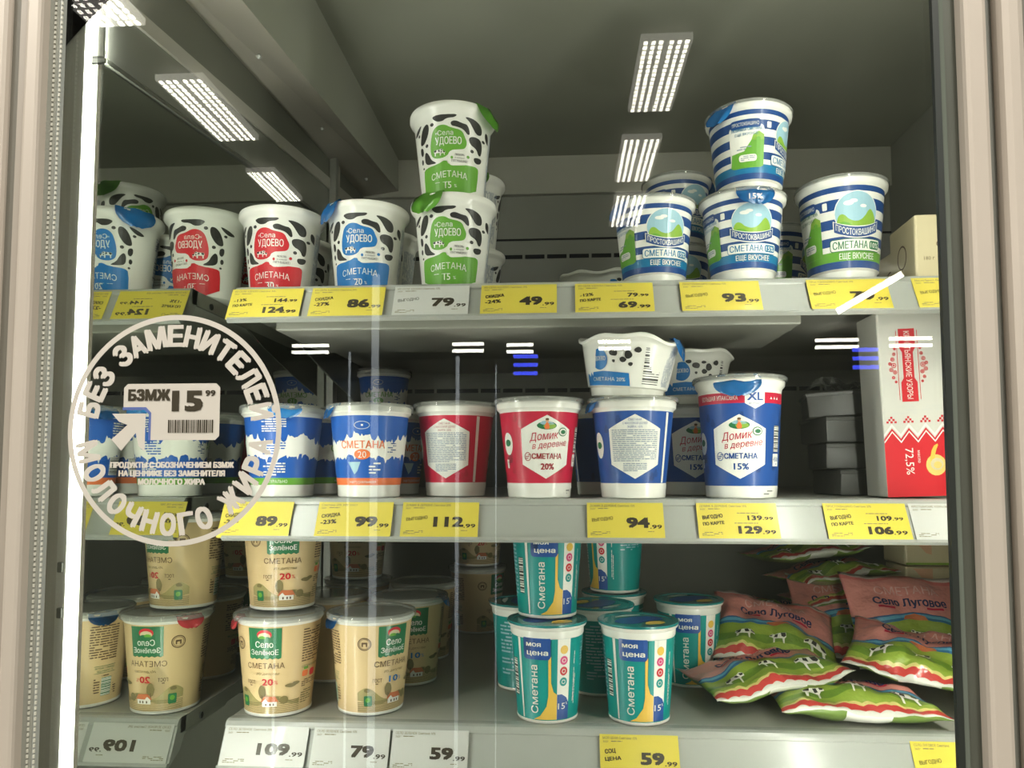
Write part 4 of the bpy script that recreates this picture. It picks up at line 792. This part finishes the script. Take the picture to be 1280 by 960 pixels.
for k in range(3):
    bm = bmesh.new(); X = at(1168, 700, 1.06 + .0); bm_box(bm, -.005, .09, 0, .07, 0, .043, 0, .003); o = empty('butter_pack', (X + .004, 1.145, Z3 + .0005 + k * .0445 + .055), (0, 0, R(-2 + 2 * k)))
    mesh_obj('pack_body', finish(bm, 'pack_body', C['cream']), o); p = Print(); p.poly([(.006, .040), (.034, .04), (.034, .016), (.026, .018)], C['skin'], 0); p.rect(-.004, .001, .085, .004, C['grass'], 0)
    mesh_obj('pack_print', p.bake('pack_print', flat()), o, rot=(PI / 2, 0, 0)); tag(o, ['lower', 'middle', 'upper'][k] + ' cream pack stacked by door frame above bottom shelf', 'butter pack', 'cream packs on the bottom shelf')
# the low crate that carries them
o = box('pack_riser', at(1168, 700, 1.06) - .004, XR - .02, 1.14, 1.24, Z3 + .0005, Z3 + .0552, dgrey_m, bev=.002); tag(o, 'dark riser block under the cream packs by door frame', 'riser')

# ------------------------------------------------------------------ glass door, frames, mullions
d = empty('door_1', (0, YG, .42)); struct(d)
def dbox(n, x0, x1, y0, y1, z0, z1, m, bev=0.):
    o = box(n, x0, x1, y0, y1, z0, z1, m, bev=bev); o.parent = d; o.location = -Vector(d.location); return o
def wx(px, Y): return P(px, 480, Y)[0]
dbox('glass_pane', wx(56, YG), wx(1178, YG) + .012, YG, YG + .004, .45, 2.15, glass_m)
# stiles; px at mid height, taken at the rear edge of each shallow profile
def rbox(n, pa, pb, y0, y1, m, bev=0.): return dbox(n, wx(pa, y1), wx(pb, y1), y0, y1, .42, 2.18, m, bev)
def lbox(n, pa, pb, y0, y1, m, bev=0.): return dbox(n, wx(pa, y1), wx(pb, y1), y0, y1, .42, 2.18, m, bev)
lbox('left_stile', 30, 50, .566, .5815, frame_m, .003); lbox('stile_step', 20, 30, .570, .5815, mat('profile_shade', (.36, .31, .26), .45)); lbox('stile_groove', 8, 20, .572, .5815, frame2_m)
bm = bmesh.new(); bm_box(bm, wx(50, .5815), wx(62, .5815), .5765, .5815, .42, 2.18)
o = mesh_obj('gasket', finish(bm, 'gasket', mat('gasket_grey', (.28, .28, .24), .6)), d, -Vector(d.location))
bm = bmesh.new()
for k in range(290):
    z = .9 + k * .0042
    for x in (wx(52, .576), wx(60, .576)): bm_box(bm, x - .0007, x + .0007, .5755, .5766, z, z + .0024)
o = mesh_obj('gasket_beads', finish(bm, 'gasket_beads', gasket_m), d, -Vector(d.location)); o['kind'] = 'stuff'
lbox('stile_lip', 62, 66, .577, .5815, rail_m)
rbox('right_gasket', 1178, 1186, .577, .5815, black_m); rbox('seal_strip', 1184, 1192, .5775, .5816, mat('seal_green', (.13, .145, .12), .18)); rbox('right_channel', 1192, 1212, .579, .5817, dgrey_m)
rbox('right_stile', 1207, 1238, .566, .5818, frame_m, .004); rbox('right_reveal', 1236, 1262, .579, .5819, mat('reveal', (.19, .19, .165), .5))
d2 = struct(box('door_2', wx(1256, .58), wx(1288, .58), .566, .60, .42, 2.18, frame_m, bev=.006)); struct(box('trim_17', wx(1288, .58), wx(1340, .58), .575, .60, .42, 2.18, frame2_m))
struct(box('trim_18', wx(-60, .58), wx(7, .58), .566, .60, .42, 2.18, frame_m, bev=.004))
dbox('top_rail', -.43, .345, .545, YG + .008, 2.15, 2.19, frame_m); dbox('bottom_rail', -.43, .345, .545, YG + .008, .40, .45, frame_m)
# mullion behind the glass with its lamp
struct(box('trim_19', wx(40, .614), wx(81, .614), .614, .65, .40, 2.10, mat('mullion_a', (.36, .355, .31), .35, noise=.2, nscale=5, aniso=(1, 1, .3)))); struct(box('trim_20', wx(80, .614), wx(93.5, .614), .6130, .65, .40, 2.10, mat('mullion_b', (.44, .44, .40), .35, noise=.1, nscale=6)))
lamp = struct(box('trim_21', wx(93.5, .6155), wx(101, .6155), .6120, .6155, .62, 1.985, led_m, bev=.001))
for k, (px, py) in enumerate(((77, 708), (76, 765))):
    X, Zz = P(px, py, .614); bm = bmesh.new(); bm_box(bm, X - .0024, X + .0024, .6110, .6142, Zz - .005, Zz + .004, 0, .001); struct(mesh_obj('trim_%d' % (23 + k), finish(bm, 'clip', dgrey_m)))
struct(box('trim_25', .345, .44, .605, .64, .40, 2.10, grey_m)); struct(box('trim_26', .335, .3445, .606, .62, .62, 1.985, led_m))

# ------------------------------------------------------------------ round sticker on the glass
def sticker():
    Yp = YG - .0006; X0, Zc = P(217, 537, Yp); k = Yp / FPX * 1.05; p = Print(); m1 = C['sticker']
    p.ring(0, 0, 136, 143, 6.5, m1, 0, 96)
    def arc(s_, a0, a1, rad, outw):
        n = len(s_); wid = [(.55 if c == ' ' else 1.25 if c in 'МЖ' else .95 if c in 'ЕЗГ' else 1.0) for c in s_]; tot = sum(wid); acc = 0
        for c, w_ in zip(s_, wid):
            a = a0 + (a1 - a0) * (acc + w_ / 2) / tot; acc += w_
            if c != ' ': p.text(c, rad * math.cos(R(a)), rad * 1.04 * math.sin(R(a)), 25, m1, 0, w=(23 if c in 'МЖ' else 17), bold=.05, rot=(a - 90 if outw else a + 90))
    arc('БЕЗ ЗАМЕНИТЕЛЕЙ', 173, 5, 112, True); arc('МОЛОЧНОГО ЖИРА', 186, 356, 112, False)
    p.poly([(-65, 27), (-65, 52), (-60, 57), (53, 57), (58, 52), (58, -8), (53, -13), (-30, -13), (-30, 21), (-36, 27)], m1, 1); p.rrect(-66, -32, -30, 25, 12, C['stblue'], 2) if False else None
    # cut-out corner: blue outline of the arrow's field, arrow
    p.poly([(-66, 28), (-36, 28), (-29, 21), (-29, -13), (-32, -13), (-32, 19), (-38, 24.5), (-66, 24.5)], C['stblue'], 2, 0)
    p.poly([(-79, 20), (-36, 20), (-36, -27), (-44, -20), (-48, -4), (-66, -26), (-79, -12), (-59, 6), (-70, 10)], m1, 3, 0)
    p.text('БЗМЖ', -32, 43, 13, C['ink'], 4, w=52, bold=.06); p.text('15', 17, 36, 24, C['ink'], 4, w=35, bold=.07); p.text('99', 46, 45, 7, C['ink'], 4, w=12, bold=.05)
    rg = random.Random(6); x = -7.
    while x < 51: w_ = rg.choice((.8, 1.2, 2.0)); p.rect(x, -4, x + w_, 12, C['ink'], 4); x += w_ + rg.choice((.8, 1.1))
    for i, (t, w_) in enumerate((('ПРОДУКТЫ С ОБОЗНАЧЕНИЕМ БЗМЖ', 156), ('НА ЦЕННИКЕ БЕЗ ЗАМЕНИТЕЛЯ', 134), ('МОЛОЧНОГО ЖИРА', 84))): p.text(t, -1, -43.5 - i * 10.3, 6.6, m1, 1, w=w_, bold=.07)
    p.v = [(x * k, y * k, L) for x, y, L in p.v]
    me = p.bake('round_sticker', flat(.0, .00012)); o = mesh_obj('round_sticker', me, loc=(X0, Yp, Zc), rot=(PI / 2, 0, 0))
    tag(o, 'round off-white sticker with circling capitals on the door glass, left', 'sticker')
sticker()

# ------------------------------------------------------------------ the shop behind the photographer, seen only mirrored in the glass
struct(box('wall_front', -14, 14, -19, -18.9, 0, 4.6, mat('shop_wall', (.5, .5, .45), .8))); struct(box('ceiling.001', -14, 14, -19, .4, 4.5, 4.6, mat('shop_ceiling', (.3, .3, .27), .9)))
struct(box('floor.001', -14, 14, -19, .5, -.1, 0, mat('shop_floor', (.30, .29, .25), .4, noise=.1, nscale=2)))
def lum(x, ya, yb, wd, label, dots=True, z=4.40):
    """ya, yb: distances as mirrored in the pane (measured from the camera)"""
    y0, y1 = 2 * YG - yb, 2 * YG - ya; o = empty('ceiling_light', (x, (y0 + y1) / 2, z))
    L = y1 - y0; bm = bmesh.new(); bm_box(bm, -wd / 2, wd / 2, -L / 2, L / 2, .0, .05, 0, .004); mesh_obj('light_housing', finish(bm, 'light_housing', lumb_m), o); bm = bmesh.new(); n = 17
    for cx in (-.40, -.25, -.10, .10, .25, .40):
        for k in range(n): y = -L / 2 + L * (k + .5) / n; bm_box(bm, cx * wd - .013, cx * wd + .013, y - L / n * .27, y + L / n * .27, -.006, .0)
    q = mesh_obj('led_lens', finish(bm, 'led_lens', lum_m), o); q['kind'] = 'stuff'
    tag(o, label, 'ceiling light', 'ceiling lights mirrored in the glass'); return o
for ya, yb, px, py, wd, lb in ((5.02, 6.05, 812, 142, .36, 'largest mirrored ceiling light, upper right of centre'), (6.56, 7.54, 790, 232, .36, 'second mirrored ceiling light, right of centre above striped pots'), (7.92, 8.95, 780, 290, .36, 'third mirrored ceiling light, low beside leftmost striped pot'),
        (3.5, 4.62, 148, 10, .38, 'mirrored ceiling light cut by the top left frame'), (5.30, 6.35, 298, 162, .38, 'mirrored ceiling light in the upper left of the glass'), (7.05, 7.85, 362, 212, .30, 'small mirrored ceiling light left of the spotted pots')):
    lum(P(px, py, yb)[0], ya, yb, wd, lb)
for px, py, wpx, lb in ((388, 432, 48, 'above the orange-banded splash pot'), (585, 430, 40, 'above the turned red pot'), (650, 431, 34, 'just over the blue sign near centre'), (768, 427, 40, 'crossing the crumpled tub'), (1046, 425, 52, 'left of the butter box'), (1138, 423, 50, 'crossing the top of the butter box')):
    X, Zz = P(px, py, 16.); w_ = wpx / FPX * 16.; o = empty('ceiling_light', (X, 2 * YG - 16., Zz))
    for k in (0, 1):
        bm = bmesh.new(); bm_box(bm, -w_ / 2, w_ / 2, -.03, .03, -.035 - k * .15, .035 - k * .15, 0, .01); mesh_obj('light_tube', finish(bm, 'light_tube', lum_m), o)
    tag(o, 'far twin-tube light mirrored ' + lb, 'ceiling light', 'far ceiling lights mirrored in the glass')
for px, py in ((657, 456), (1082, 448)):
    X, Zz = P(px, py, 12.); o = empty('blue_sign', (X, 2 * YG - 12., Zz))
    for k in range(3):
        bm = bmesh.new(); bm_box(bm, -.20, .20, -.02, .02, -.03 - (k - 1) * .14, .03 - (k - 1) * .14, 0, .01); mesh_obj('sign_bar', finish(bm, 'sign_bar', blue_m), o)
    tag(o, 'glowing blue sign mirrored %s' % ('above the red pot' if px < 800 else 'left of the butter box'), 'sign')
# opposite fridge row: dark carcass with lit door edges
struct(box('wall_front.001', -3.2, 1.9, -2.45, -2.05, 0, 1.80, mat('opposite_fridge', (.16, .165, .145), .5)))
for k, (px, y0, w_) in enumerate(((470, 330, .030), (572, 445, .014), (437, 440, .006), (345, 700, .006), (620, 455, .004))):
    Yv = 3.2; X, Zt = P(px, y0, Yv); bm = bmesh.new(); bm_box(bm, X - w_ / 2, X + w_ / 2, 2 * YG - Yv - .01, 2 * YG - Yv + .01, .0, min(Zt, 2.28), 0, .002)
    o = mesh_obj('door_light', finish(bm, 'door_light', mat('door_light', (1, 1, 1), .5, emit=(.8, .88, 1, 2.2)))); tag(o, ['brightest mirrored vertical door light, left of centre', 'second mirrored vertical door light near the red pots', 'faint mirrored door light left of the brightest', 'faint mirrored door light over left pots', 'faint mirrored door light near the centre'][k], 'door light', 'lit door edges of the opposite fridge')
X, Zt = P(1087, 366, 11.5); bm = bmesh.new(); bm_box(bm, -.55, .55, -.06, .06, -.05, .05, 0, .01); o = mesh_obj('ceiling_light', finish(bm, 'light_bar', lum_m), loc=(X, 2 * YG - 11.5, Zt), rot=(0, R(-30), 0)); tag(o, 'slanting mirrored light bar across the 79.99 tag at right', 'ceiling light')
print('OBJS', len(bpy.data.objects), 'TRIS', sum(len(m.polygons) for m in bpy.data.meshes))
